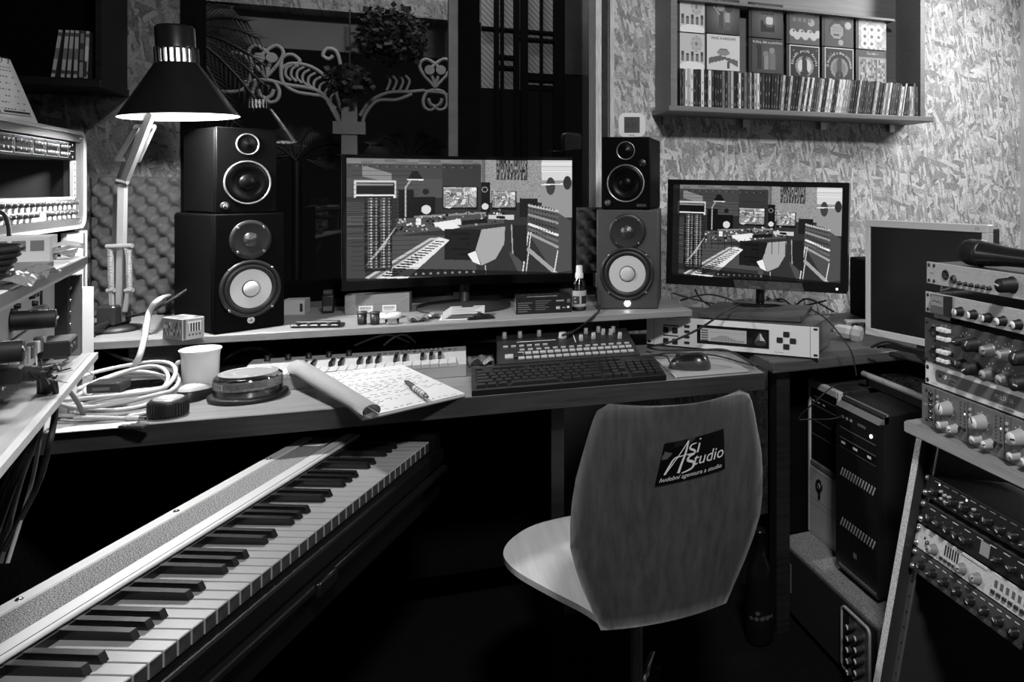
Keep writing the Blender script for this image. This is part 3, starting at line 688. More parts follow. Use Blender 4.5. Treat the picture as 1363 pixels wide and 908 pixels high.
# clock on top
ck_ = at(841, 183, 2.235); t = thing('digital_clock', 'white rounded digital clock on the small speaker', 'clock', (ck_.x, ck_.y, ZR + .286 + .2085), R(-20))
def rrect(w, h, r, n=6, cx=0, cz=0):
    P = []
    for sx, sz, a0 in ((1, 1, 0), (-1, 1, 90), (-1, -1, 180), (1, -1, 270)):
        for i in range(n + 1):
            a = R(a0 + 90 * i / n); P.append((cx + sx * (w / 2 - r) + r * math.cos(a), cz + sz * (h / 2 - r) + r * math.sin(a)))
    return P
B().prism(rrect(.076, .072, .02, 6, 0, .036), 0, .03, 'y').build('clock_body', WHT, t)
cv = Canvas(24, 24, .22)
picture('clock_screen', cv, flat(.045, .046, -.022, .014, -.0008), PRINT, t)
text('5:31', .02, t, (0, -.0014, .036), mat=M('lcd_ink', .002, .5)); text('28 52', .008, t, (0, -.0014, .052), mat=MAT['lcd_ink'])
text('emos', .007, t, (0, -.0008, .007), mat=BINK)
# ================= MONITORS =================
def room_picture(w=416, h=232, two=False):
    c = Canvas(w, h, .2); K = w / 208; oD, oL, oR = c.disc, c.line, c.ring
    c.disc = lambda x, y, rx, v, ry=None, al=1.: oD(x, y, rx * K, v, ry * K if ry else None, al)
    c.ring = lambda x, y, r0, r1, v: oR(x, y, r0 * K, r1 * K, v)
    X = lambda x: (x - 48) / 1247 * w
    def Y(y, x=600): return (y - 75) / (712 - 70 * (x - 48) / 1247) * h
    def P(L): return [(X(a), Y(b, a)) for a, b in L]
    def rc(x0, y0, x1, y1, v, al=1.): c.poly(P([(x0, y0), (x1, y0), (x1, y1), (x0, y1)]), v, al)
    def ln(x0, y0, x1, y1, wd, v, al=1.): oL(X(x0), Y(y0, x0), X(x1), Y(y1, x1), wd * K, v, al)
    rc(48, 75, 770, 110, .45); rc(48, 105, 720, 190, .26); rc(48, 190, 560, 300, .3); rc(280, 300, 560, 420, .18); rc(550, 100, 770, 235, .22)
    c.noise(X(770), Y(75), X(1120), Y(330), .42, .66, 1, 1, 1, 2); rc(1118, 75, 1295, 190, .78); rc(1118, 190, 1295, 400, .55)
    c.noise(X(1118), Y(90), X(1295), Y(150), .6, .95, 60, 2, .8, 4)
    rc(855, 75, 1035, 190, .22); c.noise(X(860), Y(78), X(1030), Y(185), .1, .65, 2, 6, .8, 5); rc(770, 75, 790, 400, .38)
    for i in range(26): ln(865 + i * 6.5, 150, 862 + i * 6.5, 186, .7, .1 + .5 * (i % 3) / 2)
    rc(310, 250, 390, 420, .3); [c.disc(X(314 + 8 * (q % 10) + 4 * ((q // 10) % 2)), Y(255 + 9 * (q // 10)), .9, .06) for q in range(180)]
    rc(385, 295, 510, 410, .04); c.disc(X(460), Y(365), 4.4, .8); c.disc(X(458), Y(262), 4.5, .3); c.disc(X(458), Y(262), 3, .12)
    ln(350, 410, 350, 240, 1.4, .65); ln(350, 240, 375, 200, 1.4, .65); ln(362, 195, 442, 195, 1.4, 1.); c.poly(P([(362, 190), (442, 190), (415, 145), (385, 145)]), .08)
    rc(548, 232, 748, 365, .05); c.noise(X(555), Y(238), X(742), Y(355), .35, .8, 3, 3, 1, 9); c.poly(P([(560, 355), (640, 300), (660, 300), (590, 360)]), .9)
    rc(768, 205, 818, 380, .06); c.disc(X(790), Y(350), 3.2, .8); c.ring(X(788), Y(250), 2, 3, .5)
    rc(826, 255, 972, 365, .04); c.noise(X(832), Y(262), X(966), Y(355), .25, .75, 3, 3, 1, 12)
    rc(990, 295, 1095, 405, .12)
    c.disc(X(1170), Y(230), 4.5, .25, 9); c.disc(X(1268), Y(210), 4, .2, 7); ln(1118, 215, 1240, 210, 1.2, .95)
    c.poly(P([(300, 425), (780, 385), (900, 395), (900, 440), (600, 480), (300, 520)]), .3); ln(400, 412, 800, 382, 2, .5)
    for i in range(120):
        a = rnd.uniform(300, 900); b2 = 470 - (a - 300) * .1 + rnd.uniform(-50, 30); c.disc(X(a), Y(b2), rnd.uniform(.4, 1.4), rnd.choice((.05, .1, .6, .8)))
    c.poly(P([(500, 445), (650, 420), (655, 455), (510, 470)]), .85); c.poly(P([(500, 445), (600, 440), (650, 470), (555, 492)]), .9); rc(405, 420, 432, 460, .9)
    c.poly(P([(660, 430), (800, 415), (805, 440), (660, 455)]), .1); c.poly(P([(810, 395), (955, 392), (955, 420), (810, 418)]), .75); rc(855, 400, 905, 415, .1)
    rc(280, 520, 740, 790, .3); rc(560, 480, 760, 660, .12)
    for i in range(5): rc(600 + (i % 3) * 45, 500 + i * 30, 700, 512 + i * 30, .05)
    c.poly(P([(770, 480), (905, 460), (900, 560), (850, 650), (770, 690), (735, 600)]), .62); c.poly(P([(690, 625), (735, 605), (765, 688), (720, 670)]), .92); ln(792, 690, 794, 740, 1, .7)
    c.poly(P([(120, 780), (480, 535), (535, 530), (200, 780)]), .72); c.poly(P([(160, 770), (490, 545), (505, 545), (190, 770)]), .4)
    c.poly(P([(200, 780), (535, 530), (590, 545), (350, 780)]), .85)
    for i in range(16):
        a = i / 16; x = 240 + 300 * a; y = 755 - 215 * a; ln(x - 10, y, x + 55 - 20 * a, y + 3, 1.4 - .5 * a, .05)
    rc(48, 330, 140, 780, .26); rc(135, 285, 280, 715, .12); c.noise(X(52), Y(340), X(132), Y(570), .1, .4, 26, 1, .7, 3); c.noise(X(138), Y(290), X(276), Y(710), .03, .35, 12, 3, .85, 14); [c.disc(X(145 + 13 * (q % 10)), Y(300 + 16 * (q // 10)), .9, .1 + .6 * ((q * 7) % 5) / 4) for q in range(250)]
    c.poly(P([(125, 115), (275, 160), (275, 215), (125, 180)]), .5); rc(85, 200, 300, 305, .75); rc(95, 215, 290, 285, .06); [c.disc(X(100 + 9 * q), Y(222), .9, .6) for q in range(21)]; rc(90, 283, 295, 302, .85); [c.disc(X(100 + 9 * q), Y(292), 1., .15) for q in range(21)]
    for i in range(10): ln(150 + 12 * i, 690 - 14 * i, 300 - 6 * i, 470 + 10 * i, .8, .75, .5)
    c.poly(P([(1040, 330), (1165, 345), (1290, 420), (1290, 700), (1190, 720), (1030, 480)]), .3)
    for i in range(7): ln(1045, 335 + 27 * i, 1210, 365 + 34 * i, 2.6, (.7, .35, .55, .25, .85, .4, .6)[i]); [c.disc(X(1055 + 17 * k), Y(341 + 27 * i + k * 4), .7, .1) for k in range(9)]
    ln(1040, 490, 1005, 735, 1.3, .8); ln(1055, 490, 1025, 735, 1.1, .75); ln(1040, 590, 1195, 715, 4, .6); ln(1212, 590, 1190, 720, 1.2, .8)
    rc(942, 450, 1030, 660, .14); ln(942, 450, 950, 640, 1.2, .6); c.poly(P([(930, 600), (1000, 660), (1000, 735), (985, 735), (930, 620)]), .3)
    rc(280, 715, 1295, 760, .08, .8)
    for i in range(9): c.disc(X(405 + 40 * i), Y(735), 1.2, .5)
    rc(48, 770, 1295, 800, .12, .9)
    big = c.a.copy()
    for (x0, y0, x1, y1) in ((556, 240, 741, 352), (834, 264, 964, 352)):
        a0_, a1_, b0_, b1_ = int(X(x0)), int(X(x1)), int(Y(y0, x0)), int(Y(y1, x0))
        iy = np.linspace(0, h - 1, b1_ - b0_).astype(int); ix = np.linspace(0, w - 1, a1_ - a0_).astype(int); c.a[b0_:b1_, a0_:a1_] = big[np.ix_(iy, ix)] * .8 + .3
    c.a = np.clip((c.a - .06) * 1.18 + .04, 0, 1)
    for r_ in range(int(h * .1), int(h * .95), 9): c.a[r_, int(w * .02):int(w * .3)] *= .6
    c.noise(X(60), Y(80), X(760), Y(104), .35, .55, 20, 5, .7, 21)
    for i in range(40): rc(60 + 17 * i, 118, 70 + 17 * i, 124, .12 + .3 * (i % 3) / 2)
    if two:
        for i in range(14): ln(300 + 50 * i, 470, 300 + 50 * i, 560, .8, .1, .6)
        for i in range(6): rc(300, 190 + 22 * i, 830, 194 + 22 * i, .12, .5)
        rc(48, 75, 100, 790, .08, .8); rc(48, 690, 700, 740, .1, .5)
    return c
SCR = attr_mat('lit_screen', .85)
BEZ = M('bezel_black', .008, .25)
# curved wide monitor
t = thing('curved_monitor', 'wide curved black monitor showing a picture of the room', 'monitor', camw(-1.036, 2.07, .93), R(-4.4))
mw, mh = .628, .371
cur = lambda u: .045 * (1 - (2 * u - 1) ** 2)
b_ = B(); b_.sheet(lambda u, v: (u * mw, cur(u), v * mh), 24, 2, thick=-.012); b_.build('housing', BEZ, t)
picture('screen', room_picture(), lambda u, v: (.012 + u * (mw - .024), cur(.02 + .96 * u) - .0012, .026 + (1 - v) * (mh - .036)), SCR, t)
B().sheet(lambda u, v: (.12 + u * (mw - .24), cur(.2 + .6 * u) + .012 + .03 * math.sin(PI * v), .05 + v * (mh - .1)), 12, 6, thick=-.004).build('rear_cover', BEZ, t)
B().tube(spl([(mw / 2, .075, .12), (mw / 2, .10, .0), (mw / 2, .09, ZR + .012 - .93)], 6), .014, 10).build('stand_neck', DGR, t)
B().lathe([(.13, ZR + .0005 - .93), (.13, ZR + .008 - .93), (.03, ZR + .014 - .93)], 30, (mw / 2, .06, 0)).build('stand_foot', DGR, t)
# flat monitor
t = thing('desktop_monitor', 'black monitor with thick bezel on the strand board corner side', 'monitor', camw(-.187, 2.44, .905), R(-38.2), ry=R(1.2))
mw, mh = .572, .332
box(0, .001, 0, mw, .045, mh, bev=.006, seg=2).build('housing', BEZ, t)
for a in ((0, 0, 0, mw, .03), (0, 0, mh - .016, mw, mh), (0, 0, .03, .018, mh - .016), (mw - .02, 0, .03, mw, mh - .016)):
    box(a[0], -.004, a[2], a[3], .002, a[4]).build('bezel', BEZ, t)
picture('screen', room_picture(two=True), flat(mw - .038, mh - .046, .018, .03, 0), SCR, t)
cv = Canvas(40, 6, .28); cv.noise(0, 0, 40, 6, .24, .33, 2, 2, 1, 1)
picture('tape_strip', cv, lambda u, v: (.225 + .215 * u + .008 * (v - .5), -.0048, -.001 + .026 * (1 - v)), PRINT, t)
text('SAMSUNG', .007, t, (.29, -.0048, -.004 + .009), mat=INK)
B().lathe([(.003, -.0045), (.003, -.006), (0, -.0062)], 12, (mw - .03, 0, .013), 'y').build('power_light', M('status_light_glow', .8, .4, emit=9), t)
MZ = .85
b_ = B().cyl((.30, .03, MZ + .004 - .905), (.30, .03, .05), .014, n=14); b_.build('stand_neck', BLKG, t)
B().lathe([(.085, MZ + .0035 - .905), (.085, MZ + .009 - .905), (.02, MZ + .011 - .905)], 28, (.30, .03, 0)).build('stand_foot', BLKG, t)
# grey five-by-four monitor
t = thing('square_monitor', 'older square grey framed monitor switched off beside the rack', 'monitor', camw(.407, 2.21, .7885), R(-77.4))
mw, mh = .41, .33
GBZ = M('bezel_silver_grey', .6, .4)
box(.008, .004, .008, mw - .008, .06, mh - .008, bev=.006, seg=2).build('housing', DGR, t)
for a in ((0, 0, mw, .02), (0, mh - .02, mw, mh), (0, .02, .018, mh - .02), (mw - .018, .02, mw, mh - .02)):
    box(a[0], -.004, a[1], a[2], .02, a[3], bev=.0015).build('bezel', GBZ, t)
box(.018, .0, .02, mw - .018, .004, mh - .02).build('screen', M('screen_off', .012, .22), t)
box(.16, .03, ZD + .012 - .7885, .25, .05, .1).build('stand_neck', DGR, t); box(.1, -.02, ZD + .0005 - .7885, .31, .14, ZD + .012 - .7885, bev=.004).build('stand_foot', DGR, t)
text('LG', .01, t, (mw - .03, -.0045, mh - .01), mat=GRY)
# ================= DESK LAMP =================
lb = onz(152, 440, ZR)
lamp = thing('desk_lamp', 'black shaded architect lamp with white spring arms clamped to the riser', 'lamp', (0, 0, 0))
LA = M('lamp_arm_grey', .2, .45); LSH = M('lamp_shade_black', .008, .3)
dB = (lb - Vector((0, 0, lb.z))).dot(Vector((SN, CS, 0)))
lp = lambda x, y, k=0.: at(x, y, dB + k)
def bar(x0, y0, x1, y1, w, name='arm', k0=0., k1=0., mat=LA):
    a, c = lp(x0, y0, k0), lp(x1, y1, k1); b_ = B(); ax = (c - a).normalized(); f = Vector((SN, CS, 0)); sx = ax.cross(f).normalized() * w / 2; f = f * w * .4
    b_._add([a - sx - f, a + sx - f, a + sx + f, a - sx + f, c - sx - f, c + sx - f, c + sx + f, c - sx + f], [(0, 1, 2, 3), (4, 5, 6, 7), (0, 1, 5, 4), (1, 2, 6, 5), (2, 3, 7, 6), (3, 0, 4, 7)])
    b_.build(name, mat, lamp)
B().lathe([(.055, ZR + .0005), (.055, ZR + .008), (.03, ZR + .014)], 20, (lb.x, lb.y, 0)).build('base_plate', BLK, lamp)
b_ = B(); b_.T = Matrix.Translation((lb.x, lb.y, ZR + .014)) @ Matrix.Rotation(-PHI, 4, 'Z'); b_.box(-.022, -.03, 0, .022, .03, .05, bev=.005)
b_.build('clamp_block', M('clamp_black', .03, .4, .5), lamp)
cu = dku(onz(150, 470, ZD + .06))[0]; cp = dk(cu, rf - .014, 0); B().cyl((cp.x, cp.y, ZD + .001), (cp.x, cp.y, ZR + .02), .0055, n=10).build('clamp_screw', STL, lamp); B().tube([(cp.x, cp.y, ZR + .02), (lb.x, lb.y, ZR + .022)], .007, 8).build('clamp_arm', BLK, lamp)
b_ = B(); b_.T = Matrix.Translation((cp.x, cp.y, ZD + .05)) @ Matrix.Rotation(-PHI, 4, 'Z'); b_.box(-.026, -.002, -.005, .026, .002, .009, bev=.0015); b_.cyl((0, 0, -.008), (0, 0, .03), .009, n=12); b_.build('wing_nut', STL, lamp)
bar(160, 428, 163.5, 245, .0155); bar(152, 428, 156.5, 245, .013, k0=.03, k1=.03, mat=GRY)
bar(164, 246, 202, 150, .0155, k1=-.12); bar(157, 246, 190, 150, .012, k0=.03, k1=-.09, mat=GRY)
def spring(x0, y0, x1, y1, r, k0=0., k1=0.):
    a, c = lp(x0, y0, k0), lp(x1, y1, k1); ax = (c - a); L = ax.length; ax.normalize(); u = ax.orthogonal().normalized(); w = ax.cross(u); n = int(L / .0035)
    pts = [a + ax * L * i / (n * 8) + (u * math.cos(i * PI / 4) + w * math.sin(i * PI / 4)) * r for i in range(n * 8 + 1)]
    B().tube(pts, .0013, 4).build('spring', M('spring_steel', .3, .4, .4), lamp)
spring(147, 331, 148, 385, .006, -.01, -.01); spring(171, 331, 172, 385, .006, -.01, -.01)
spring(181, 170, 156, 212, .006, -.08, -.02); spring(203, 170, 183, 214, .006, -.08, -.02)
for x0, y0, x1, y1, k in ((142, 328, 176, 327, -.012), (143, 387, 152, 386, -.012), (167, 387, 177, 386, -.012), (180, 168, 206, 169, -.09), (155, 213, 166, 212, -.02), (156, 240, 170, 243, -.01)):
    B().cyl(lp(x0, y0, k), lp(x1, y1, k), .0055, n=10).build('pin', M('pin_steel', .3, .35, .5), lamp)
bar(149, 415, 148, 386, .008, 'bracket', -.012, -.012); bar(166, 415, 171, 386, .008, 'bracket', -.012, -.012)
sd = 1.73
rim = at(240, 156, sd)
SH = Matrix.Translation(rim) @ Matrix.Rotation(R(-3), 4, 'Y')
b_ = B(); b_.T = SH; b_.lathe([(.116, 0), (.113, .004), (.085, .05), (.043, .118), (.040, .121)], 44, cap=False)
o = b_.build('lamp_shade', LSH, lamp)
b_ = B(); b_.T = SH; b_.lathe([(.1145, .0005), (.1115, .004), (.0835, .05), (.0415, .117)], 44, cap=False)
b_.build('shade_lining', M('shade_lining_white', .8, .6), lamp)
b_ = B(); b_.T = SH; b_.lathe([(.0, .205), (.034, .205), (.038, .2), (.038, .157), (.040, .153), (0.0, .153)], 32); b_.build('shade_cap', LSH, lamp)
for i in range(22):
    a = 2 * PI * i / 22; b_ = B(); b_.T = SH @ Matrix.Rotation(a, 4, 'Z'); b_.box(.037, -.0028, .12, .0425, .0028, .155); b_.build('vent_fin', LSH, lamp)
b_ = B(); b_.T = SH; b_.lathe([(.0, .119), (.03, .12), (.03, .152), (0, .1525)], 24); b_.build('vent_glow', M('vent_leak_glow', .8, .5, emit=5), lamp)  # glowing cylinder added to imitate bulb light leaking through the vent slots
b_ = B(); b_.T = SH; b_.lathe([(0, .036), (.02, .041), (.03, .06), (.026, .085), (.016, .105), (.016, .119)], 20); b_.build('bulb', M('bulb_glow', .8, .5, emit=22), lamp)
b_ = B(); b_.T = SH; b_.tube(spl([(.0, .04, .17), (-.05, .03, .12), (-.04, .02, .02)], 5), .004, 6); b_.build('swivel_bracket', LA, lamp)
l = bpy.data.lights.new('desk_lamp_light', 'SPOT'); l.energy = 33; l.shadow_soft_size = .035; l.spot_size = R(162); l.spot_blend = .12
lo = bpy.data.objects.new('desk_lamp_light', l); COL.objects.link(lo); lo.location = rim + Vector((0, 0, .024)); lo.rotation_euler = (0, R(-3), 0)
# ================= FOAM =================
FOAM = M('acoustic_foam', .05, .9, 0, .2, 200)
def foam(label, x0, x1, z0, z1, V, px=.052, pz=.028, h=.032):
    nx = int((x1 - x0) / px * 8); nz = int((z1 - z0) / pz * 5)
    def f(u, v):
        x = x0 + (x1 - x0) * u; z = z0 + (z1 - z0) * v; a = 2 * PI * x / px; c = PI * z / pz
        hh = .5 + .25 * math.cos(a) * (1 if True else 0) * math.cos(c) + .25 * math.cos(a) * math.cos(c)
        e = 0 if u in (0, 1) or v in (0, 1) else 1
        return (x, V - h * hh * e - .002, z)
    b_ = B(); b_.sheet(f, nx, nz); b_.box(x0, V - .012, z0, x1, V, z1)
    tag(b_.build('acoustic_foam', FOAM), label, 'foam panel')
foam('grey egg crate foam panel on the strand board behind the lamp arm', Wx(121, 2.54), Wx(243, 2.54), ZR + .001, onV(180, 235, 2.54).z, VW - .003)
foam('dark egg crate foam strip between the curved monitor and the speaker', Wx(752, 2.50), Wx(800, 2.50), .93, onV(780, 276, 2.50).z, VW - .06)

# ================= RACK UNIT KIT =================
KM = {}
KPT = M('knob_pointer', .7, .5)
def unit(name, label, cat, loc, rz, w, h, dep, pm, rx=0., group=None, chassis=None):
    t = thing(name, label, cat, loc, rz, group, rx)
    box(0, -.003, .0004, w, 0, h - .0004, bev=.0006).build('front_panel', pm, t)
    box(.02, 0, .001, w - .02, dep, h - .001).build('chassis', chassis or DGR, t)
    return t
def knob(t, x, z, r, L, mat, cap=None, taper=.88, n=18, ribs=False):
    k = (round(r, 5), round(L, 5), mat.name, cap.name if cap else '', taper)
    if k not in KM:
        b_ = B().lathe([(r * 1.12, 0), (r * 1.12, -.0012), (r, -.0014), (r * taper, -L), (0, -L)] if not ribs else [(r, 0), (r * taper, -L), (0, -L)], n, (0, -.003, 0), 'y')
        me = b_.mesh('knob'); me.materials.append(mat)
        b_ = B(); b_.lathe([(r * taper * .92, -L + .0005), (r * taper * .9, -L - .0008), (0, -L - .0008)], n, (0, -.003, 0), 'y'); mc = b_.mesh('knob_cap')
        mc.materials.append(cap or mat)
        b_ = B().box(-r * .1, -L - .0043, 0, r * .1, -L - .0036, r * taper * .9); mp = b_.mesh('pointer'); mp.materials.append(KPT if (not cap or cap in (BLK, DGR)) else BINK)
        KM[k] = (me, mc, mp)
    me, mc, mp = KM[k]
    o = link('knob', me, t, (x, 0, z), (0, 0, 0)); a = rnd.uniform(-2.2, 2.2)
    if cap: link('knob_cap', mc, o)
    link('pointer', mp, o, (0, 0, 0), (0, a, 0))
    return o
def part(name, key, fn, mat, t, x, z, y=0):
    if key not in KM: me = fn().mesh(name); me.materials.append(mat); KM[key] = me
    return link(name, KM[key], t, (x, y, z))
def rscrew(t, x, z, r=.0032, mat=None):
    mat = mat or BLK
    return part('screw', ('scr', r, mat.name), lambda: B().lathe([(r, -.003), (r, -.004), (r * .5, -.005), (0, -.0048)], 10, (0, 0, 0), 'y'), mat, t, x, z)
def xlr(t, x, z, r=.0095):
    o = part('socket', ('xlr', r), lambda: B().lathe([(r, -.003), (r, -.0045), (r * .82, -.0045), (r * .8, -.0035), (0, -.0034)], 20, (0, 0, 0), 'y'), BLK, t, x, z)
    for a in (30, 150, 270): part('contact', ('xc',), lambda: B().cyl((0, -.003, 0), (0, -.0045, 0), .0013, n=8), STL, o, r * .4 * math.cos(R(a)), r * .4 * math.sin(R(a)))
    part('latch', ('xl',), lambda: box(-.0035, -.0055, -.0015, .0035, -.003, .0015), ALU, o, 0, r * 1.05)
def jack(t, x, z, r=.006):
    o = part('socket', ('jk', r), lambda: B().lathe([(r, -.003), (r * .92, -.007), (r * .55, -.007), (r * .5, -.0035), (0, -.0034)], 16, (0, 0, 0), 'y'), DGR, t, x, z)
    part('socket_ring', ('jr', r), lambda: B().lathe([(r * .75, -.007), (r * .75, -.0076), (r * .5, -.0076)], 16, (0, 0, 0), 'y', cap=False), STL, o, 0, 0)
def button(t, x, z, w, h, mat, L=.004, name='button'):
    return part(name, ('bt', w, h, mat.name, L), lambda: box(-w / 2, -.003 - L, -h / 2, w / 2, -.003, h / 2, bev=min(w, h) * .12), mat, t, x, z)
LED = M('led_glow', .8, .4, emit=4)
def led(t, x, z, r=.0014, on=True):
    return part('led', ('led', r, on), lambda: B().hemi((0, -.003, 0), r, 'y', -1, 8, 3), LED if on else BLK, t, x, z)

# ================= LEFT: FLIGHT RACK WITH CALENDAR =================
def ring(outer, inner, y0, y1):
    b_ = B(); n = len(outer)
    vs = [(p[0], y, p[1]) for y in (y0, y1) for p in outer] + [(p[0], y, p[1]) for y in (y0, y1) for p in inner]
    fs = []
    for i in range(n):
        j = (i + 1) % n
        fs += [(i, j, 2 * n + j, 2 * n + i), (n + i, 3 * n + i, 3 * n + j, n + j), (i, n + i, n + j, j), (2 * n + i, 2 * n + j, 3 * n + j, 3 * n + i)]
    b_._add(vs, fs); return b_
r1d = Vector((math.cos(R(92.3)), math.sin(R(92.3)), 0)); L1 = .53; Z1, Z1t = 1.118, 1.338
r1e = camw(-1.53, 1.80, Z1); r1o = r1e - r1d * L1
fr = thing('flight_rack', 'silver edged rounded flight rack holding a black unit and a white mixer', 'rack', r1o, R(92.3))
H1 = Z1t - Z1
cx1, cz1 = L1 / 2, H1 / 2
ring(rrect(L1, H1, .03, 6, cx1, cz1), rrect(L1 - .05, H1 - .044, .004, 6, cx1, cz1), -.02, .012).build('front_frame', M('case_frame_aluminium', .18, .4, .6), fr)
ring(rrect(L1 + .004, H1 + .004, .032, 6, cx1, cz1), rrect(L1 - .012, H1 - .012, .026, 6, cx1, cz1), -.024, -.017).build('edge_trim', M('case_trim_bright', .55, .3, .4), fr)
ring(rrect(L1 - .01, H1 - .01, .028, 6, cx1, cz1), rrect(L1 - .03, H1 - .03, .02, 6, cx1, cz1), .012, .30).build('shell', DGR, fr)
box(.03, .26, .03, L1 - .03, .265, H1 - .03).build('back_panel', BLKM, fr)
box(L1 - .048, -.012, .062, L1 - .027, -.006, H1 - .065).build('rack_rail', M('rail_pale', .3, .4, .3), fr)
for i in range(6): B().cyl((L1 - .037, -.0125, .075 + i * .0145), (L1 - .037, -.0115, .075 + i * .0145), .0024, n=8).build('rail_hole', BLK, fr)
for z in (.012, H1 - .014): B().lathe([(.004, -.02), (.004, -.0225), (0, -.023)], 10, (L1 - .03, 0, z), 'y').build('screw', STL, fr)
inr = r1o + Vector((0, 0, 0))
def rl1(x, y, z): return r1o + r1d * x + Vector((-r1d.y, r1d.x, 0)) * y + Vector((0, 0, z))
LINE = M('panel_outline', .2, .6)
u = unit('patch_unit', 'black rack unit with outlined knob sections at the top of the flight rack', 'rack unit', rl1(.026, -.008, H1 - .066), R(92.3), L1 - .052, .044, .2, BLKM)
for x0, x1 in ((.05, .12), (.13, .21), (.22, .28), (.29, .36), (.37, .425)):
    for a in ((x0, .006, x1, .0068), (x0, .037, x1, .0378), (x0, .006, x0 + .0008, .0378), (x1, .006, x1 + .0008, .0378)): box(a[0], -.0036, a[1], a[2], -.003, a[3]).build('panel_outline', LINE, u)
    for i in range(3):
        for j in range(2): knob(u, x0 + .014 + i * (x1 - x0 - .02) / 2.4, .014 + j * .016, .0042, .006, DGR, None, n=10)
box(.06, -.0036, .0395, .43, -.003, .0412).build('panel_outline', LINE, u)
box(.437, -.0036, .021, .462, -.003, .0225).build('panel_outline', LINE, u)
for z in (.008, .036): rscrew(u, .455, z, .004, STL)
u = unit('rack_mixer', 'white rack mixer with two rows of dark knobs in the flight rack', 'rack unit', rl1(.026, -.008, .022), R(92.3), L1 - .052, .050, .2, M('mixer_white', .4, .5))
for i in range(15): knob(u, .445 - .0285 * i, .037, .0066, .013, DGR, None, .8)
for i in range(13): knob(u, .442 - .0285 * i - (.06 if i > 5 else 0), .015, .0066, .013, DGR, None, .8)
box(.245, -.0045, .014, .258, -.003, .017).build('slot', BLK, u); box(.215, -.0045, .014, .228, -.003, .017).build('slot', BLK, u)
for z in (.01, .043): rscrew(u, .472, z, .004, STL)
# cabinet below, cartons
t = thing('equipment_cabinet', 'black equipment cabinet supporting the flight rack on the desk', 'cabinet', rl1(0, 0, 0) * 1, R(92.3))
t.location.z = ZD + .0006
box(.02, .01, 0, .38, .29, Z1 - ZD - .002, bev=.004).build('cabinet_body', BLKM, t)
box(.381, .01, ZR - ZD + .0004, L1 + .05, .29, Z1 - ZD - .002, bev=.004).build('cabinet_wing', BLKM, t)
box(.03, .004, .02, .37, .01, Z1 - ZD - .03).build('cabinet_door', BLKM, t)
cl = thing('desk_calendar', 'white spiral bound desk calendar standing on the flight rack', 'calendar', at(51, 163, 1.62), R(74))
cl.location.z = Z1t + .002
cv = Canvas(80, 60, .66)
cv.rect(46, 8, 47, 52, .3); cv.rect(6, 52, 76, 53, .35); cv.rect(44, 8, 76, 9, .45); cv.rect(26, 57, 42, 58, .2)
g = random.Random(3)
for r_ in range(7):
    for c in range(9):
        if g.random() < .75: cv.rect(49 + c * 3, 11 + r_ * 6, 51 + c * 3, 12 + r_ * 6, g.choice((.15, .5, .3)))
cv.rect(50, 49, 76, 51, .12)
for i in range(4): cv.ring(38, 14 + i * 11, 2.5, 4.5, .2); cv.disc(38, 14 + i * 11, 1.5, .25)
for i in range(5): cv.rect(6, 12 + i * 8, 30, 13 + i * 8, .45)
cf = lambda u, v: (-.21 + .21 * u, .055 * (1 - v) - .0012, .002 + .138 * (1 - v))
picture('printed_page', cv, cf, attr_mat('page_print', 0, .8), cl)
b_ = B(); b_._add([(-.21, 0, 0), (0, 0, 0), (0, .055, .14), (-.21, .055, .14), (-.21, .1, 0), (0, .1, 0)], [(0, 1, 2, 3), (3, 2, 5, 4), (0, 4, 5, 1)]); b_.build('card_stand', PAP, cl)
for i in range(12):
    x = -.2 + i * .017; a = [(x, .053 + .006 * math.cos(q), .136 + .008 * math.sin(q)) for q in [k * PI / 4 for k in range(9)]]
    B().tube(a, .0008, 4).build('binding_ring', BLK, cl)
# ================= LEFT: NEAR EQUIPMENT RACK =================
r2d = Vector((math.cos(R(99.5)), math.sin(R(99.5)), 0)); L2 = .62; Z2, Z2t = .985, 1.117
r2o = camw(-.868, 1.05, 0) - r2d * L2 - Vector((r2d.y, -r2d.x, 0)) * .02
def rl2(x, y, z): return r2o + r2d * x + Vector((-r2d.y, r2d.x, 0)) * y + Vector((0, 0, z))
rk = thing('equipment_rack', 'open equipment rack with white lid and metal tray left of the piano', 'rack', r2o, R(99.5))
LID = M('rack_lid_white', .75, .5); TRY = M('tray_metal', .62, .35, .15, .1, 10, stretch=(1, 12, 1))
box(0, -.012, Z2t - .006, L2, .3, Z2t, bev=.001).build('lid', LID, rk)
box(0, -.016, Z2t - .011, L2, -.012, Z2t - .001).build('lid_edge', ALU, rk)
box(0, -.014, Z2t - .0155, L2, .0, Z2t - .0115).build('lid_lip', WHT, rk)
box(0, .0, Z2t - .024, L2, .3, Z2t - .016).build('upper_plate', BLKM, rk)
box(L2 - .016, -.01, Z2, L2, .3, Z2t - .0245).build('side_panel', GRY, rk)
box(L2 - .034, .0, Z2, L2 - .017, .013, Z2t - .0245).build('rack_rail', M('rail_dark', .05, .3, .6), rk)
box(0, -.01, Z2, .016, .3, Z2t - .0245).build('side_panel', GRY, rk)
box(.016, .295, Z2, L2 - .016, .3, Z2t - .0245).build('back_panel', BLKM, rk)
tr_ = box(0, -.02, Z2 - .006, L2, .3, Z2 - .0005, bev=.001).build('tray', TRY, rk)
box(0, -.027, Z2 - .0095, L2, -.02, Z2 - .001).build('tray_edge', WHT, rk)
for i in range(6): rscrew(rk, L2 - .0255, Z2 + .012 + i * .016, .0026, STL).location.y = .002
box(L2 - .09, .2, 0, L2 - .01, .29, Z2 - .0065).build('pedestal', BLKM, rk); box(L2 - .2, .2, 0, L2 + .1, .5, .02).build('pedestal_foot', BLKM, rk)
SPN = M('unit_silver', .62, .45, .1)
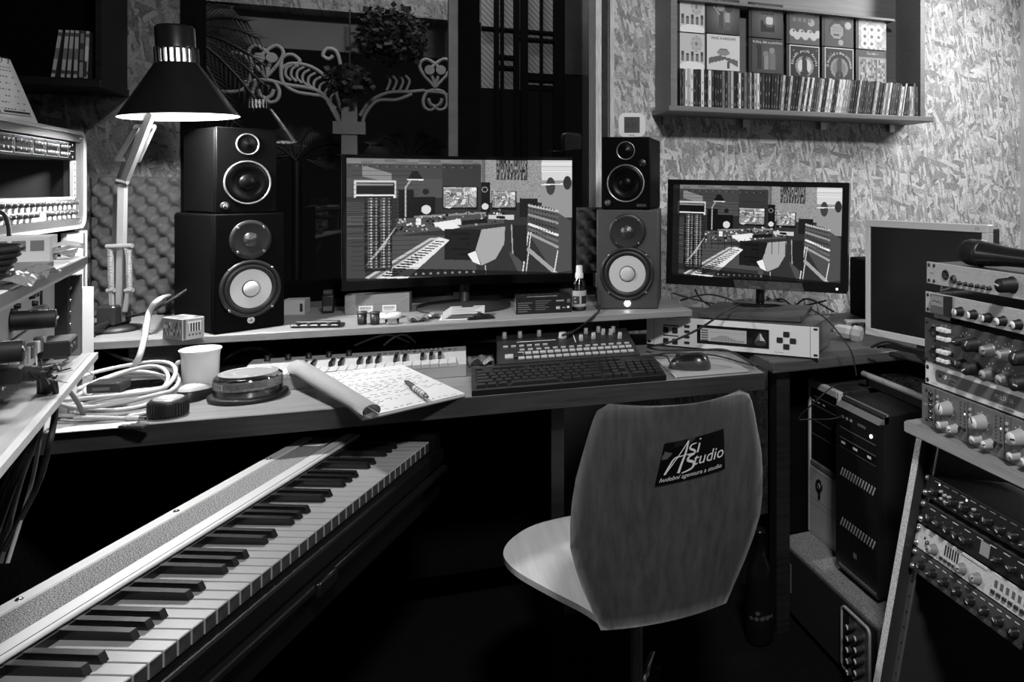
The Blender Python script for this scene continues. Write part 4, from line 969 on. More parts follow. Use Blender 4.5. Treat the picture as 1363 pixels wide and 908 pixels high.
u = unit('preamp_unit', 'silver preamp with one long black knob under the white rack lid', 'rack unit', rl2(L2 - .50, .016, 1.049), R(99.5), .464, .044, .25, SPN)
knob(u, .235, .02, .0105, .036, BLK, None, .95, 24); knob(u, .085, .012, .0105, .036, BLK, None, .95, 24)
for i in range(3): button(u, .285 + i * .03, .014, .018, .016, M('button_pale', .5, .4), .012); button(u, .285 + i * .03, .014, .012, .01, DGR, .0125)
for x, z in ((.1, .034), (.075, .026), (.075, .012), (.25, .034), (.235, .03), (.32, .036), (.34, .036), (.335, .026), (.12, .012)): knob(u, x, z, .0032, .005, BLK, None, n=10)
box(.1, -.0045, .006, .155, -.003, .03).build('display_window', WHT, u); box(.375, -.0045, .006, .382, -.003, .038).build('slot', BLK, u)
text('Avalon', .006, u, (.16, -.0034, .036), mat=BINK)
u = unit('compressor_unit', 'silver compressor with dial window and square black knob on the lower rack level', 'rack unit', rl2(L2 - .50, .016, 1.003), R(99.5), .464, .044, .25, SPN)
box(.05, -.0045, .006, .13, -.003, .034).build('display_window', WHT, u); box(.128, -.005, .008, .136, -.003, .036).build('display_edge', BLK, u)
text('Record  Persona', .007, u, (.09, -.0034, .039), mat=BINK); text('B1', .009, u, (.143, -.0034, .037), mat=BINK)
button(u, .185, .018, .022, .018, BLK, .018)
for i in range(9): button(u, .225 + i * .017, .022, .009, .014 + .004 * (i % 2), (WHT, GRY, LGR)[i % 3], .008)
for x, z in ((.16, .036), (.165, .008), (.2, .036), (.03, .03)): knob(u, x, z, .004, .006, BLK, None, n=12)
o = thing('memory_reader', 'small black box plugged into the compressor above the rack tray', 'box', rl2(L2 - .15, -.0185, 1.006), R(99.5))
box(0, 0, 0, .055, .03, .02, bev=.002).build('box_body', BLK, o); [B().cyl((.01 + .02 * i, -.0008, .012), (.01 + .02 * i, .001, .012), .002, n=8).build('rivet', STL, o) for i in range(2)]
# things on the lid
q = onz(66, 349, Z2t); o = thing('carton', 'small white carton with three grey squares on the rack lid', 'carton', (q.x, q.y, Z2t + .0006), R(12))
box(-.11, 0, 0, 0, .07, .031).build('carton_box', M('carton_white', .45, .7), o)
for i in range(4): box(-.018 - i * .017, -.0004, .014, -.005 - i * .017, .0002, .027).build('printed_square', GRY, o)
q = onz(86, 345, Z2t); o = thing('paper_stack', 'crumpled white papers beside the carton on the rack lid', 'papers', (q.x, q.y, Z2t + .0006), R(15))
for i in range(4):
    B().sheet(lambda u, v, i=i: (-.03 + .04 * u + .003 * i, -.01 + .04 * v - .004 * i, .001 + .004 * i + .006 * math.sin(3 * u + i) ** 2 + .004 * v), 6, 4, thick=-.0006).build('sheet', PAP, o)
q = onz(30, 375, Z2t); o = thing('folded_bag', 'crumpled clear plastic bag lying on the front of the rack lid', 'bag', (q.x, q.y, Z2t + .0006), R(99.5))
B().sheet(lambda u, v: (-.08 + .15 * u, -.02 + .05 * v, .002 + .010 * abs(math.sin(7 * u + 2 * v) * math.sin(5 * v + 3 * u))), 18, 10, smooth=False, thick=-.0005).build('film', M('cloudy_plastic', .35, .25), o)
q = onz(12, 362, Z2t); o = thing('cable_folder', 'grey folder under a coiled black cable on the rack lid', 'folder', (q.x, q.y, Z2t + .0006), R(99.5))
box(-.14, -.03, 0, .05, .06, .006).build('folder_cover', GRY, o); box(-.13, .02, .0065, .04, .03, .011).build('folder_spine', BLK, o)
q = onz(4, 352, Z2t + .02)
o = B()
for k in range(5): o.tube([(q.x - .03 + .035 * math.cos(a) + .003 * k, q.y - .02 + .05 * math.sin(a), Z2t + .012 + .006 * k) for a in [i * PI / 8 for i in range(17)]], .003, 6)
tag(o.build('cable_coil', RUB), 'coiled black cable piled on the grey folder', 'cable')
q = at(118, 330, 1.42); w0 = at(60, 330, 1.42)
o = thing('flat_carton', 'plain pale flat carton leaning on the black equipment cabinet', 'carton', rl1(0, 0, ZR + .0006 - Z1), R(92.3))
box(.435, -.014, 0, .575, -.003, .245).build('carton_box', CARD, o); box(.545, -.0144, .01, .557, -.0138, .24).build('tape_strip', GRY, o)
w0 = at(116, 440, 1.70)
o = thing('carton', 'narrow white carton with printed label beside the lamp base', 'carton', (w0.x - .05, w0.y, ZD + .0006), R(-23))
box(.012, 0, 0, .052, .03, .245).build('carton_box', M('carton_white', .45, .7), o)
for i in range(5): box(.03, -.0004, .13 + i * .018, .049, .0002, .133 + i * .018 + (.006 if i % 2 else 0)).build('label_print', BINK, o)
# cable loom hanging from the rack
SLV = M('braided_sleeve', .01, .7, 0, .5, 300, .4)
a0 = at(-40, 496, .74); a1 = at(45, 497, .80)
o = thing('cable_loom', 'thick black braided cable loom resting on the metal tray', 'cable', (0, 0, 0))
B().tube([a0, a0.lerp(a1, .5), a1], .0085, 12).build('sleeve', SLV, o)
for i in range(26):
    p = a1 + Vector((rnd.uniform(-.012, .02), rnd.uniform(-.01, .01), rnd.uniform(-.009, .009))); q = p + Vector([rnd.uniform(-.01, .01) for _ in range(3)]) + Vector((.006, 0, 0))
    B().tube([p, q], .0009, 4).build('frayed_strand', LGR if i % 3 == 0 else BLK, o)
for i, (xs, rr, mt) in enumerate((((60, 62, 40, 15, -20), .0042, RUB), ((56, 54, 45, 25, 0), .0026, GRY), ((70, 74, 66, 48, -5), .003, RUB), ((52, 50, 30, 5, -30), .0026, RUB), ((64, 60, 52, 40, 10), .002, LGR))):
    ys = (505, 540, 590, 650, 750)
    cord('hanging_cable', [a1] + [at(x_, y_, .82 + .03 * (k % 2)) for k, (x_, y_) in enumerate(zip(xs, ys))], rr, mt, '', parent=o)
cord('looped_wire', [at(-10, 280, 1.0), at(5, 285, 1.0), at(11, 300, .99), at(12, 318, .97), at(9, 335, .95)], .0025, RUB, 'black wire looping down in front of the carton with squares')

# ================= RISER ITEMS =================
def onr(x, y): return onz(x, y, ZR)
def place(name, label, cat, p, rz, group=None, dz=.0006): return thing(name, label, cat, (p.x, p.y, p.z + dz), rz, group)
p = onr(243, 454); o = place('spice_box', 'small printed barcode box in front of the large black speaker', 'box', p, R(42))
box(0, 0, 0, .048, .075, .048, bev=.001).build('carton_box', M('box_print_pale', .5, .6), o)
cv = Canvas(24, 24, .55); [cv.rect(7 + i, 5, 8 + i, 15, .1 if (i * 7) % 3 else .8) for i in range(13)]; cv.rect(5, 3, 21, 5, .8); [cv.rect(6 + 4 * i, 18, 8 + 4 * i, 20, .2) for i in range(4)]; cv.rect(0, 0, 3, 24, .3)
picture('barcode_print', cv, flat(.046, .046, .001, .001, -.0006), PRINT, o)
cv = Canvas(30, 24, .35); cv.noise(2, 4, 28, 20, .05, .6, 2, 4, 1, 6)
picture('side_print', cv, lambda u, v: (-.0006, .074 - .073 * u, .001 + .046 * (1 - v)), PRINT, o)
picture('top_print', Canvas(10, 10, .45).noise(0, 0, 10, 10, .2, .6, 3, 2, 1, 4), lambda u, v: (.001 + .046 * u, .074 - .073 * v, .0488), PRINT, o)
p = onr(376, 420); o = place('carton', 'low white carton with small print behind the black gadget', 'carton', p, R(-10)); box(0, 0, 0, .055, .05, .04).build('carton_box', M('carton_white', .45, .7), o); box(.043, -.0004, .008, .05, .0002, .03).build('label_print', BINK, o)
p = onr(428, 418); o = place('pocket_recorder', 'small black pocket recorder standing beside the white carton', 'recorder', p, R(-5))
box(0, 0, 0, .03, .02, .05, bev=.004, seg=2).build('recorder_body', BLK, o); B().cyl((.004, .01, .056), (.026, .01, .056), .009, n=14).build('battery', DGR, o); box(.004, -.0006, .008, .026, .0, .02).build('label', GRY, o)
p = onr(408, 437); o = place('media_remote', 'flat black gadget with metal clips lying on the riser edge', 'gadget', p, R(-18))
box(-.04, 0, 0, .08, .035, .008, bev=.003).build('gadget_body', BLK, o); box(-.03, .01, .0085, .07, .03, .014, bev=.002).build('gadget_top', DGR, o)
for i in range(5): B().cyl((-.02 + .024 * i, .004, .008), (-.02 + .024 * i, .004, .0115), .005, n=12).build('gadget_button', STL if i % 2 else BLK, o)
p = onr(459, 419); o = place('carton', 'long grey folded carton with two barcode labels under the curved monitor', 'carton', p, R(-8))
box(0, 0, 0, .165, .05, .052).build('carton_box', M('carton_grey', .16, .65), o)
for x_ in (.035, .095):
    cv = Canvas(20, 10, .8); [cv.rect(2 + i, 2, 3 + i, 6, .1) for i in range(0, 16, 2)]; cv.rect(3, 7, 15, 8, .4)
    picture('barcode_label', cv, flat(.036, .018, x_, .004, -.0006), PRINT, o)
for pts in (((.0, .046), (.03, .026)), ((.03, .026), (.0, .008)), ((.165, .046), (.135, .026)), ((.03, .026), (.135, .026))):
    B().tube([(a, -.0004, c) for a, c in pts], .0004, 3).build('fold_crease', LGR, o)
for px_ in (482, 499):
    p = onr(px_, 432); o = place('film_canister', 'small black film canister with grey lid on the riser edge', 'canister', p, 0, 'pair of film canisters'); B().lathe([(.0105, 0), (.0115, .028), (0, .0282)], 18).build('canister', BLK, o); B().lathe([(.0122, .0283), (.0122, .032), (0, .032)], 18).build('lid', DGR, o)
p = onr(519, 423); o = place('tape_roll', 'white roll of tape lying in front of the grey carton', 'tape', p, 0); B().lathe([(.014, .012), (.014, .0005), (.03, .0), (.03, .012), (.014, .0121)], 28, cap=False).build('roll', WHT, o); B().lathe([(.0138, .001), (.0138, .011), (.012, .011), (.012, .001)], 24).build('core', CARD, o)
p = onr(522, 431); o = place('earplug_tin', 'small clear pot of bits beside the film canisters', 'pot', p, 0); B().lathe([(.016, 0), (.017, .01), (.015, .012), (0, .0125)], 18).build('pot_body', CLEAR, o); [B().hemi((rnd.uniform(-.01, .01), rnd.uniform(-.01, .01), .002), .004, 'z', 1, 8, 3).build('bead', LGR, o) for _ in range(7)]
for k, (x_, y_) in enumerate(((556, 428), (572, 424))):
    p = onr(x_, y_); o = place('plastic_bag', ('small crinkled plastic bag of parts beside the tape roll', 'clear plastic sachet lying behind the crinkled bag')[k], 'bag', p, R(20 * k))
    B().sheet(lambda u, v: (-.025 + .05 * u, -.02 + .04 * v, .002 + .012 * abs(math.sin(6 * u + 3 * v + k) * math.cos(4 * v))), 10, 8, False, -.0005).build('film', M('cloudy_plastic', .35, .25), o)
    for i in range(3): box(-.015 + .012 * i, -.006, .0006, -.007 + .012 * i, .004, .004).build('chip', BLK, o)
p = onr(612, 424); o = place('leaflet_pile', 'pile of printed white leaflets under the curved monitor', 'leaflets', p, R(-6))
for i in range(4):
    cv = Canvas(30, 20, .72); [cv.rect(2, 3 + 4 * q, 28 - 3 * (q % 3), 4 + 4 * q, .2) for q in range(4)]; cv.rect(10, 0, 20, 3, .1)
    picture('leaflet', cv, lambda u, v, i=i: (-.045 + .09 * u + .006 * i, -.02 + .075 * (1 - v), .002 + .004 * i + .01 * (1 - v)), PRINT, o)
box(-.05, -.025, 0, .055, .055, .0015).build('base_sheet', PAP, o)
p = onr(640, 424); o = place('pouch', 'crumpled black pouch between the leaflets and the printed box', 'pouch', p, 0); B().sheet(lambda u, v: (-.035 + .07 * u, -.02 + .05 * v, .001 + .012 * math.sin(PI * u) * math.sin(PI * v) * (1 + .4 * math.sin(11 * u + 7 * v))), 12, 8, False, -.001).build('pouch_body', BLK, o)
p = onr(687, 419); o = place('graphics_card_box', 'black printed product box with pale text blocks beside the spray bottle', 'box', p, R(-6))
box(0, 0, 0, .15, .09, .043).build('carton_box', BLK, o)
cv = Canvas(70, 22, .04); [cv.rect(2, 6 + 3 * i, 20 - (i * 5) % 7, 7 + 3 * i, .45) for i in range(5)]; [cv.rect(24, 4 + 3 * i, 44 - (i * 4) % 9, 5 + 3 * i, .4) for i in range(5)]; cv.rect(50, 4, 60, 6, .6); cv.rect(64, 3, 68, 8, .4); cv.rect(50, 13, 55, 17, .7); cv.rect(58, 14, 62, 16, .5); cv.rect(64, 13, 67, 16, .9)
picture('front_print', cv, flat(.15, .043, 0, 0, -.0006), PRINT, o)
picture('side_print', Canvas(20, 22, .1).noise(2, 2, 18, 20, .1, .9, 8, 1, 1, 2), lambda u, v: (-.0006, .09 - .09 * u, .043 * (1 - v)), PRINT, o)
cv = Canvas(40, 30, .05); cv.rect(8, 20, 30, 24, .6); [cv.rect(4 + 5 * i, 8, 7 + 5 * i, 10, .4) for i in range(6)]
picture('top_print', cv, lambda u, v: (.15 * u, .09 - .09 * v, .0436), PRINT, o)
p = onr(771, 413); o = place('spray_bottle', 'clear spray bottle with white pump and printed label', 'bottle', p, R(-20))
B().lathe([(.019, 0), (.0195, .004), (.0195, .07), (.017, .08), (.010, .09), (.010, .095)], 22).build('bottle', glass('bottle_plastic', .8, .12, .05), o)
B().lathe([(.0115, .091), (.0115, .105), (.0095, .106), (.009, .124), (.0075, .127), (0, .127)], 18).build('pump', WHT, o); B().cyl((0, 0, .015), (0, 0, .09), .0015, n=6).build('dip_tube', LGR, o)
cv = Canvas(40, 24, .7); cv.rect(3, 8, 18, 20, .25); cv.rect(5, 10, 10, 13, .8); cv.rect(5, 15, 12, 18, .75); cv.rect(22, 8, 36, 20, .15)
picture('label_print', cv, lambda u, v: (.0199 * math.cos(PI * (1.15 + .9 * u)), .0199 * math.sin(PI * (1.15 + .9 * u)), .012 + .045 * (1 - v)), PRINT, o)
p0 = onr(797, 405); cord('speaker_cable', [p0 + Vector((.02, .12, .004)), p0 + Vector((0, .02, .03)), onr(798, 414) + Vector((0, 0, .006)), onz(788, 424, ZR - .01) + Vector((.0, -.02, .01)), onz(770, 440, ZD + .08) + Vector((0, .02, 0)), onz(755, 452, ZD + .08) + Vector((0, .06, 0))], .0035, RUB, 'black cable looping off the riser beside the grey speaker')
# white cable arching down from the riser to the coil
cord('white_cable', [onr(235, 396) + Vector((0, .0, .006)), at(215, 397, 1.86), at(199, 415, 1.82), at(192, 450, 1.76), at(183, 480, 1.73), onz(160, 510, ZD + .012), onz(140, 516, ZD + .01)], .0062, M('white_cable_skin', .5, .4), 'thick white cable arching from the riser down to the coil', k=8)
cord('black_cable', [at(250, 385, 1.9), at(205, 412, 1.86), at(160, 424, 1.88), at(128, 432, 1.86), at(122, 444, 1.8), at(150, 472, 1.76), at(215, 492, 1.74), onz(235, 505, ZD + .008)], .004, RUB, 'black cable running past the lamp base down to the desk', k=6)
# ================= DESK ITEMS =================
def ond(x, y, z=ZD): return onz(x, y, z)
WCB = M('white_cable_skin', .5, .4)
# coil of white cable
c = ond(158, 540); o = thing('cable_coil', 'loose coil of thick white cable on the left of the desk', 'cable', (c.x, c.y, ZD), 0)
for k in range(6):
    ra, rb_, ox, oy = ((.108, .108, 0, 0), (.098, .095, .004, .006), (.086, .08, -.006, .008), (.103, .102, .004, -.002), (.074, .064, .008, .014), (.104, .106, -.004, -.004))[k]
    B().tube([(ox + ra * math.cos(a), oy + rb_ * math.sin(a), .008 + .007 * k + .003 * math.sin(3 * a + k) + (.028 * math.sin(a) if math.sin(a) > 0 else 0)) for a in [i * PI / 20 for i in range(41)]], .0042, 8).build('cable_turn', WCB, o)
o.rotation_euler.z = R(-20)
e0 = ond(100, 556, ZD + .01); e1 = ond(168, 557, ZD + .008)
o = thing('usb_cable', 'white usb cable end lying in front of the coil', 'cable', (0, 0, 0))
B().tube(spl([e0, ond(130, 556, ZD + .01), e1], 6), .0042, 8).build('cord', WCB, o); d = (e1 - e0).normalized(); B().cyl(e1, e1 + d * .026, .0062, .0055, n=10).build('plug_grip', LGR, o); B().cyl(e1 + d * .026, e1 + d * .038, .0042, n=4).build('plug', STL, o)
def adapter(label, px, py, rz, sx, sy, sz, z=0.):
    p = ond(px, py, ZD + z); o = thing('power_adapter', label, 'adapter', (p.x, p.y, ZD + z + .0006), rz); box(-sx / 2, -sy / 2, 0, sx / 2, sy / 2, sz, bev=.004, seg=2).build('adapter_body', M('adapter_black', .025, .4), o); box(-sx * .3, -sy / 2 - .0004, sz * .3, sx * .2, -sy / 2 + .001, sz * .6).build('adapter_label', GRY, o)
adapter('black adapter box resting on the white cable coil', 145, 520, R(-8), .06, .05, .02, .045)
def stick_usb(label, px, py, rz, mat, cap):
    p = ond(px, py); o = thing('usb_stick', label, 'usb stick', (p.x, p.y, ZD + .0006), rz); box(-.025, -.009, 0, .012, .009, .008, bev=.002).build('stick_body', mat, o); box(.012, -.006, .0015, .026, .006, .0065).build('usb_plug', cap, o)
stick_usb('black usb stick at the front edge of the desk', 178, 571, R(155), M('usb_dark', .03, .4), STL)
stick_usb('grey usb stick inside the white cable coil', 152, 546, R(170), GRY, WHT); stick_usb('silver usb stick beside the tape measure', 190, 553, R(20), ALU, STL)
p = ond(192, 547); o = thing('wire_tangle', 'tangle of thin black wires among the usb sticks', 'cable', (p.x, p.y, ZD), 0)
for k in range(4): B().tube(spl([(rnd.uniform(-.09, .06), rnd.uniform(-.03, .05), .003 + .004 * rnd.random()) for _ in range(7)], 6), .0014, 5).build('wire', RUB if k % 2 else GRY, o)
p = ond(128, 573); o = thing('paper_pad', 'white paper sheets under the cable coil at the desk edge', 'papers', (p.x, p.y, ZD), RZD)
for i in range(3): box(-.075 + .004 * i, -.002 - .003 * i, .0004 + .0012 * i, .05 + .004 * i, .03, .0014 + .0012 * i).build('sheet', M('pad_paper', .5, .8), o)
# power strip at the left end
p = ond(20, 583); o = thing('power_strip', 'white power strip at the left end of the desk', 'power strip', (p.x, p.y, ZD + .0006), R(2)); box(-.2, 0, 0, .04, .05, .032, bev=.006, seg=2).build('strip_body', WHT, o)
for i in range(3): B().lathe([(.019, .0322), (.019, .034), (.017, .034), (.017, .0325)], 20, (.015 - .055 * i, .025, 0), cap=False).build('socket', LGR, o)
B().cyl((.015, .025, .033), (.015, .025, .06), .016, .012, n=14).build('plug', WHT, o)
cord('plug_cable', [p + Vector((.015, .025, .06)), p + Vector((.02, .03, .09)), p + Vector((.05, .03, .1)), p + Vector((.075, .05, .05)), p + Vector((.08, .08, .005))], .004, GRY, 'grey cable rising from the white power strip plug')
p = ond(84, 556); o = thing('charger_block', 'tall white charger block beside the power strip', 'charger', (p.x, p.y, ZD + .0006), R(-10)); box(-.028, 0, 0, .01, .03, .062, bev=.004, seg=2).build('charger_body', WHT, o); box(-.02, -.0004, .03, .0, .0004, .04).build('charger_mark', GRY, o)
cord('thin_wire', [p + Vector((-.02, .02, .075)), at(85, 490, 1.62), at(105, 486, 1.66), at(122, 498, 1.66), ond(130, 508)], .0016, LGR, 'thin pale wire arching from the charger block')
for k in range(3): cord('bundled_cable', [ond(200, 505 + 3 * k, ZD + .01), ond(230, 496 + 2 * k, ZD + .03), ond(238, 482, ZD + .05 + .006 * k), ond(226, 478, ZD + .03), ond(222, 492, ZD + .008 + .004 * k)], .0028, RUB, 'thin black cable bunched up behind the mug', group='black cables bunched behind the mug')
p = ond(232, 490); o = thing('jack_plug', 'grey jack plug leaning among the cables behind the mug', 'plug', p + Vector((0, .02, .012)), 0); B().cyl((0, 0, 0), (.006, .01, .04), .007, .008, n=12).build('plug_barrel', GRY, o); B().cyl((.006, .01, .04), (.009, .015, .055), .004, n=10).build('plug_boot', RUB, o)
# mug
p = ond(267, 524); o = thing('coffee_mug', 'white flared ceramic mug holding loose bits', 'mug', (p.x, p.y, ZD + .0006), 0); o.scale = (.97, .97, 1.14)
MUG = M('mug_ceramic', .68, .2)
B().lathe([(.034, 0), (.036, .004), (.0375, .07), (.0395, .083), (.043, .088), (.042, .0895), (.0385, .084), (.0355, .07), (.033, .01), (0, .008)], 36, cap=False).build('mug_body', MUG, o)
B().lathe([(0, 0.), (.036, 0.0005)], 24, (0, 0, .074), cap=False).build('contents', PAP, o)
B().tube(spl([(-.036, .005, .065), (-.05, .02, .058), (-.052, .02, .035), (-.037, .005, .022)], 6), .005, 8).build('handle', MUG, o)
for i in range(6): B().hemi((rnd.uniform(-.02, .02), rnd.uniform(-.02, .02), .075), .004, 'z', 1, 7, 3).build('bit', BLK if i % 2 else GRY, o)
# headset behind the spindle
p = ond(312, 502); o = thing('headphones', 'black headphone cup lying behind the disc spindle', 'headphones', (p.x, p.y + .03, ZD + .0006), 0)
B().lathe([(.034, 0), (.038, .008), (.036, .02), (.02, .024), (0, .025)], 24).build('ear_cup', BLK, o); B().tube(spl([(-.03, .01, .015), (-.02, .0, .045), (.02, .01, .06), (.06, .03, .05), (.08, .05, .01)], 6), .006, 8).build('headband', BLKG, o)
# silver mouse
def mouse(label, p, rz, sx, sy, sz, top, side):
    o = thing('computer_mouse', label, 'mouse', (p.x, p.y, ZD + .0006), rz)
    def f(u, v):
        a = 2 * PI * u; r_ = 1 - .0 * v; e = math.cos(v * PI / 2) ** .55
        x = math.copysign(abs(math.cos(a)) ** .75, math.cos(a)) * sx / 2 * e; y = math.copysign(abs(math.sin(a)) ** .75, math.sin(a)) * sy / 2 * e
        return (x, y, sz * math.sin(v * PI / 2) * (1 - .25 * (y / (sy / 2)) - .1 * (y / (sy / 2)) ** 2))
    b_ = B(); b_.sheet(f, 28, 10); m_ = b_.build('mouse_body', [side], o)
    b_ = B(); b_.sheet(lambda u, v: Vector(f(u, .42 + .58 * v)) * 1.012 + Vector((0, 0, .0008)), 28, 7); b_.build('top_shell', top, o)
    B().cyl((-.003, sy * .28, sz * .78), (.003, sy * .28, sz * .78), .007, n=14).build('scroll_wheel', RUB, o)
    return o
mouse('silver topped computer mouse beside the mug', ond(262, 530), R(-28), .054, .095, .032, M('mouse_silver', .42, .35), BLK)
# tape measure
p = ond(224, 553); o = thing('tape_measure', 'round black ribbed tape measure at the desk edge', 'tape measure', (p.x, p.y, ZD + .0006), 0)
B().lathe([(.031, 0), (.034, .003), (.034, .03), (.031, .034), (.027, .0355)], 40).build('tape_case', BLK, o); B().lathe([(.0265, .0355), (.024, .037), (0, .037)], 30).build('tape_face', M('tape_face', .3, .35), o)
for i in range(40):
    a = 2 * PI * i / 40; box(-.0012, .0335, .004, .0012, .0358, .029).build('grip_rib', BLK, o, rot=(0, 0, a))
B().lathe([(.018, .0372), (.018, .0375), (0, .0375)], 24).build('face_label', M('label_pale', .55, .5), o)
# disc spindle
p = ond(331, 528); o = thing('disc_spindle', 'clear lidded spindle of blank discs with paper band', 'disc spindle', (p.x, p.y, ZD + .0006), 0)
B().lathe([(.076, 0), (.078, .004), (.078, .009), (.07, .011), (0, .011)], 44).build('spindle_base', BLK, o)
for i in range(12): B().lathe([(.008, 0), (.06, 0), (.06, .0012), (.008, .0012)], 36, (0, 0, .0115 + .0014 * i), cap=False).build('disc', M('disc_silver', .5, .2, .8), o)
B().cyl((0, 0, .011), (0, 0, .042), .006, n=12).build('spindle_rod', LGR, o)
B().lathe([(.067, .0115), (.066, .048), (.062, .051), (.03, .051), (.026, .054), (0, .054)], 44).build('clear_lid', CLEAR, o)
cv = Canvas(90, 14, .42); cv.noise(0, 0, 90, 14, .35, .5, 3, 2, 1, 2); cv.rect(14, 3, 26, 12, .7); [cv.rect(15 + i, 4, 16 + i, 11, .1) for i in range(0, 10, 2)]; cv.rect(2, 2, 12, 12, .12); [cv.rect(30, 3 + 2 * i, 60, 4 + 2 * i, .25) for i in range(4)]
picture('paper_band', cv, lambda u, v: (.0675 * math.cos(PI * (1.02 + .96 * u)), .0675 * math.sin(PI * (1.02 + .96 * u)), .026 + .020 * (1 - v)), PRINT, o)
cv = Canvas(40, 40, .5); [cv.ring(20, 20, r_, r_ + 1.2, .3 + .04 * r_) for r_ in (4, 7, 10)]; cv.rect(4, 26, 14, 32, .8); [cv.rect(8, 12 + 3 * i, 16, 13 + 3 * i, .25) for i in range(4)]; cv.rect(24, 16, 34, 17, .2)
picture('lid_label', cv, lambda u, v: (.058 * math.sqrt(v) * math.cos(2 * PI * u), .058 * math.sqrt(v) * math.sin(2 * PI * u), .0547), PRINT, o)
# notebook with rolled page, pen
nb = thing('notebook', 'open ruled notebook with its front page rolled over', 'notebook', (0, 0, 0))
ZP = ZD + .008
ZF = ZD + .043
c00, c10, c11, c01 = ond(418, 498, ZF), ond(482, 556, ZP), ond(619, 524, ZP), ond(536, 486, ZF)
def pg(u, v, h=0.): a = c00.lerp(c01, u); b2 = c10.lerp(c11, u); q = a.lerp(b2, v); q.z += h + .006 * max(0, u - .75) * 4 * 0; return q
def quadbox(h0, h1, s=0.):
    P = [pg(-s, -s), pg(1 + s, -s), pg(1 + s, 1 + s), pg(-s, 1 + s)]; b_ = B()
    b_._add([(q.x, q.y, q.z - ZP + h0) for q in P] + [(q.x, q.y, q.z - ZP + h1) for q in P], [(0, 1, 2, 3), (4, 5, 6, 7), (0, 1, 5, 4), (1, 2, 6, 5), (2, 3, 7, 6), (3, 0, 4, 7)]); return b_
quadbox(ZD + .0006, ZD + .0025).build('back_cover', GRY, nb); quadbox(ZD + .0026, ZP - .0006, -.005).build('page_block', M('page_paper', .5, .8), nb)
cv = Canvas(120, 90, .74); g = random.Random(5)
for r_ in range(24):
    cv.rect(0, 3 + 3.6 * r_, 120, 4 + 3.6 * r_, .72, .35)
    x_ = 6
    while x_ < 112 and g.random() < .93:
        w_ = g.uniform(2, 8); cv.line(x_, 3 + 3.6 * r_ + g.uniform(-1, 1), x_ + w_, 3 + 3.6 * r_ + g.uniform(-1, 1), 1., g.uniform(.15, .4), .8); x_ += w_ + g.uniform(2, 9)
picture('written_page', cv, lambda u, v: pg(u, v, .0002), attr_mat('page_print2', 0, .8), nb)
a0, a1 = ond(397, 500, ZP + .022), ond(492, 556, ZP); ax = (a1 - a0); L = ax.length; ax.normalize(); sd_ = Vector((-ax.y, ax.x, 0))
def roll(u, v):
    a = -.6 + 2 * PI * 1.0 * u; rr = (.021 - .004 * v) * (1 - .12 * u) ; rr *= 1.1
    return a0 + ax * (L * (-.02 + 1.04 * v)) + sd_ * (rr * math.cos(a)) + Vector((0, 0, rr + .0006 + rr * .75 * math.sin(a) - .004))
b_ = B(); b_.sheet(roll, 26, 8, thick=-.0008); b_.build('rolled_page', M('page_paper', .5, .8), nb)
pa, pb = ond(539, 507, ZP + .028), ond(568, 528, ZP + .015)
o = thing('ballpoint_pen', 'short ballpoint pen lying on the notebook page', 'pen', pa, 0); q = pb - pa
B().tube([(0, 0, 0), q * .12, q * .45], .0055, 12, rads=[.002, .0052, .0056]).build('grip', DGR, o); B().cyl(q * .45, q * .85, .0056, n=14).build('barrel', LGR, o); B().cyl(q * .85, q * .93, .005, n=12).build('collar', STL, o); B().cyl(q * .93, q * 1.03, .0032, n=10).build('push_button', GRY, o)
for f_ in (.55, .65, .75): B().cyl(q * f_, q * (f_ + .03), .0059, n=14).build('print_band', DGR, o)
# mini keyboard
kb = thing('mini_keyboard', 'white thirty-two key mini controller keyboard under the riser', 'keyboard', (0, 0, 0))
k0 = ond(337, 479, ZD + .045); k1 = ond(620, 461, ZD + .045); kv = (k1 - k0); kv.z = 0; kl = kv.length; ang = math.atan2(kv.y, kv.x)
kb.location = (k0.x, k0.y, ZD + .0006); kb.rotation_euler = (0, 0, ang)
KD = .15; MKW = M('mini_keyboard_white', .4, .4)
b_ = B(); b_.prism([(-KD, 0), (0, 0), (0, .045), (-.05, .042), (-KD, .030)], 0, kl, 'x'); b_.build('keyboard_body', MKW, kb)
ks = .082; kw_ = (kl - ks - .022) / 19; b_ = B().box(.0006, -KD - .002, .026, kw_ - .0006, -.048, .037, bev=.001); me = b_.mesh('white_key'); me.materials.append(M('mini_key_white', .5, .35))
b_ = B().prism([(-.105, .0372), (-.05, .0372), (-.05, .046), (-.1, .0455)], -.0042, .0042, 'x'); mb = b_.mesh('black_key'); mb.materials.append(KB)
box(ks - .002, -KD - .001, .0302, ks, -.046, .036).build('key_gap', BINK, kb)
nm = 'FGABCDE'
for i in range(19):
    link('white_key', me, kb, (ks + kw_ * i, 0, 0))
    if nm[i % 7] not in 'BE' and i < 18: link('black_key', mb, kb, (ks + kw_ * (i + 1), 0, 0))
for i in range(5): B().lathe([(.007, 0), (.006, .014), (0, .014)], 14, (.035 + .045 * i, -.022, .0435)).build('knob', BLK, kb)
for i in range(2): box(.012 + .032 * i, -.11, .034, .034 + .032 * i, -.06, .0405).build('touch_strip', LGR, kb)
for i in range(14): box(.28 + .014 * i, -.03, .0432, .289 + .014 * i, -.022, .0446).build('button', GRY if i % 3 else BLK, kb)
for i in range(10): box(kl - .16 + .011 * i, -.008, .0445, kl - .154 + .011 * i, -.004, .0458).build('vent_slot', BLK, kb)
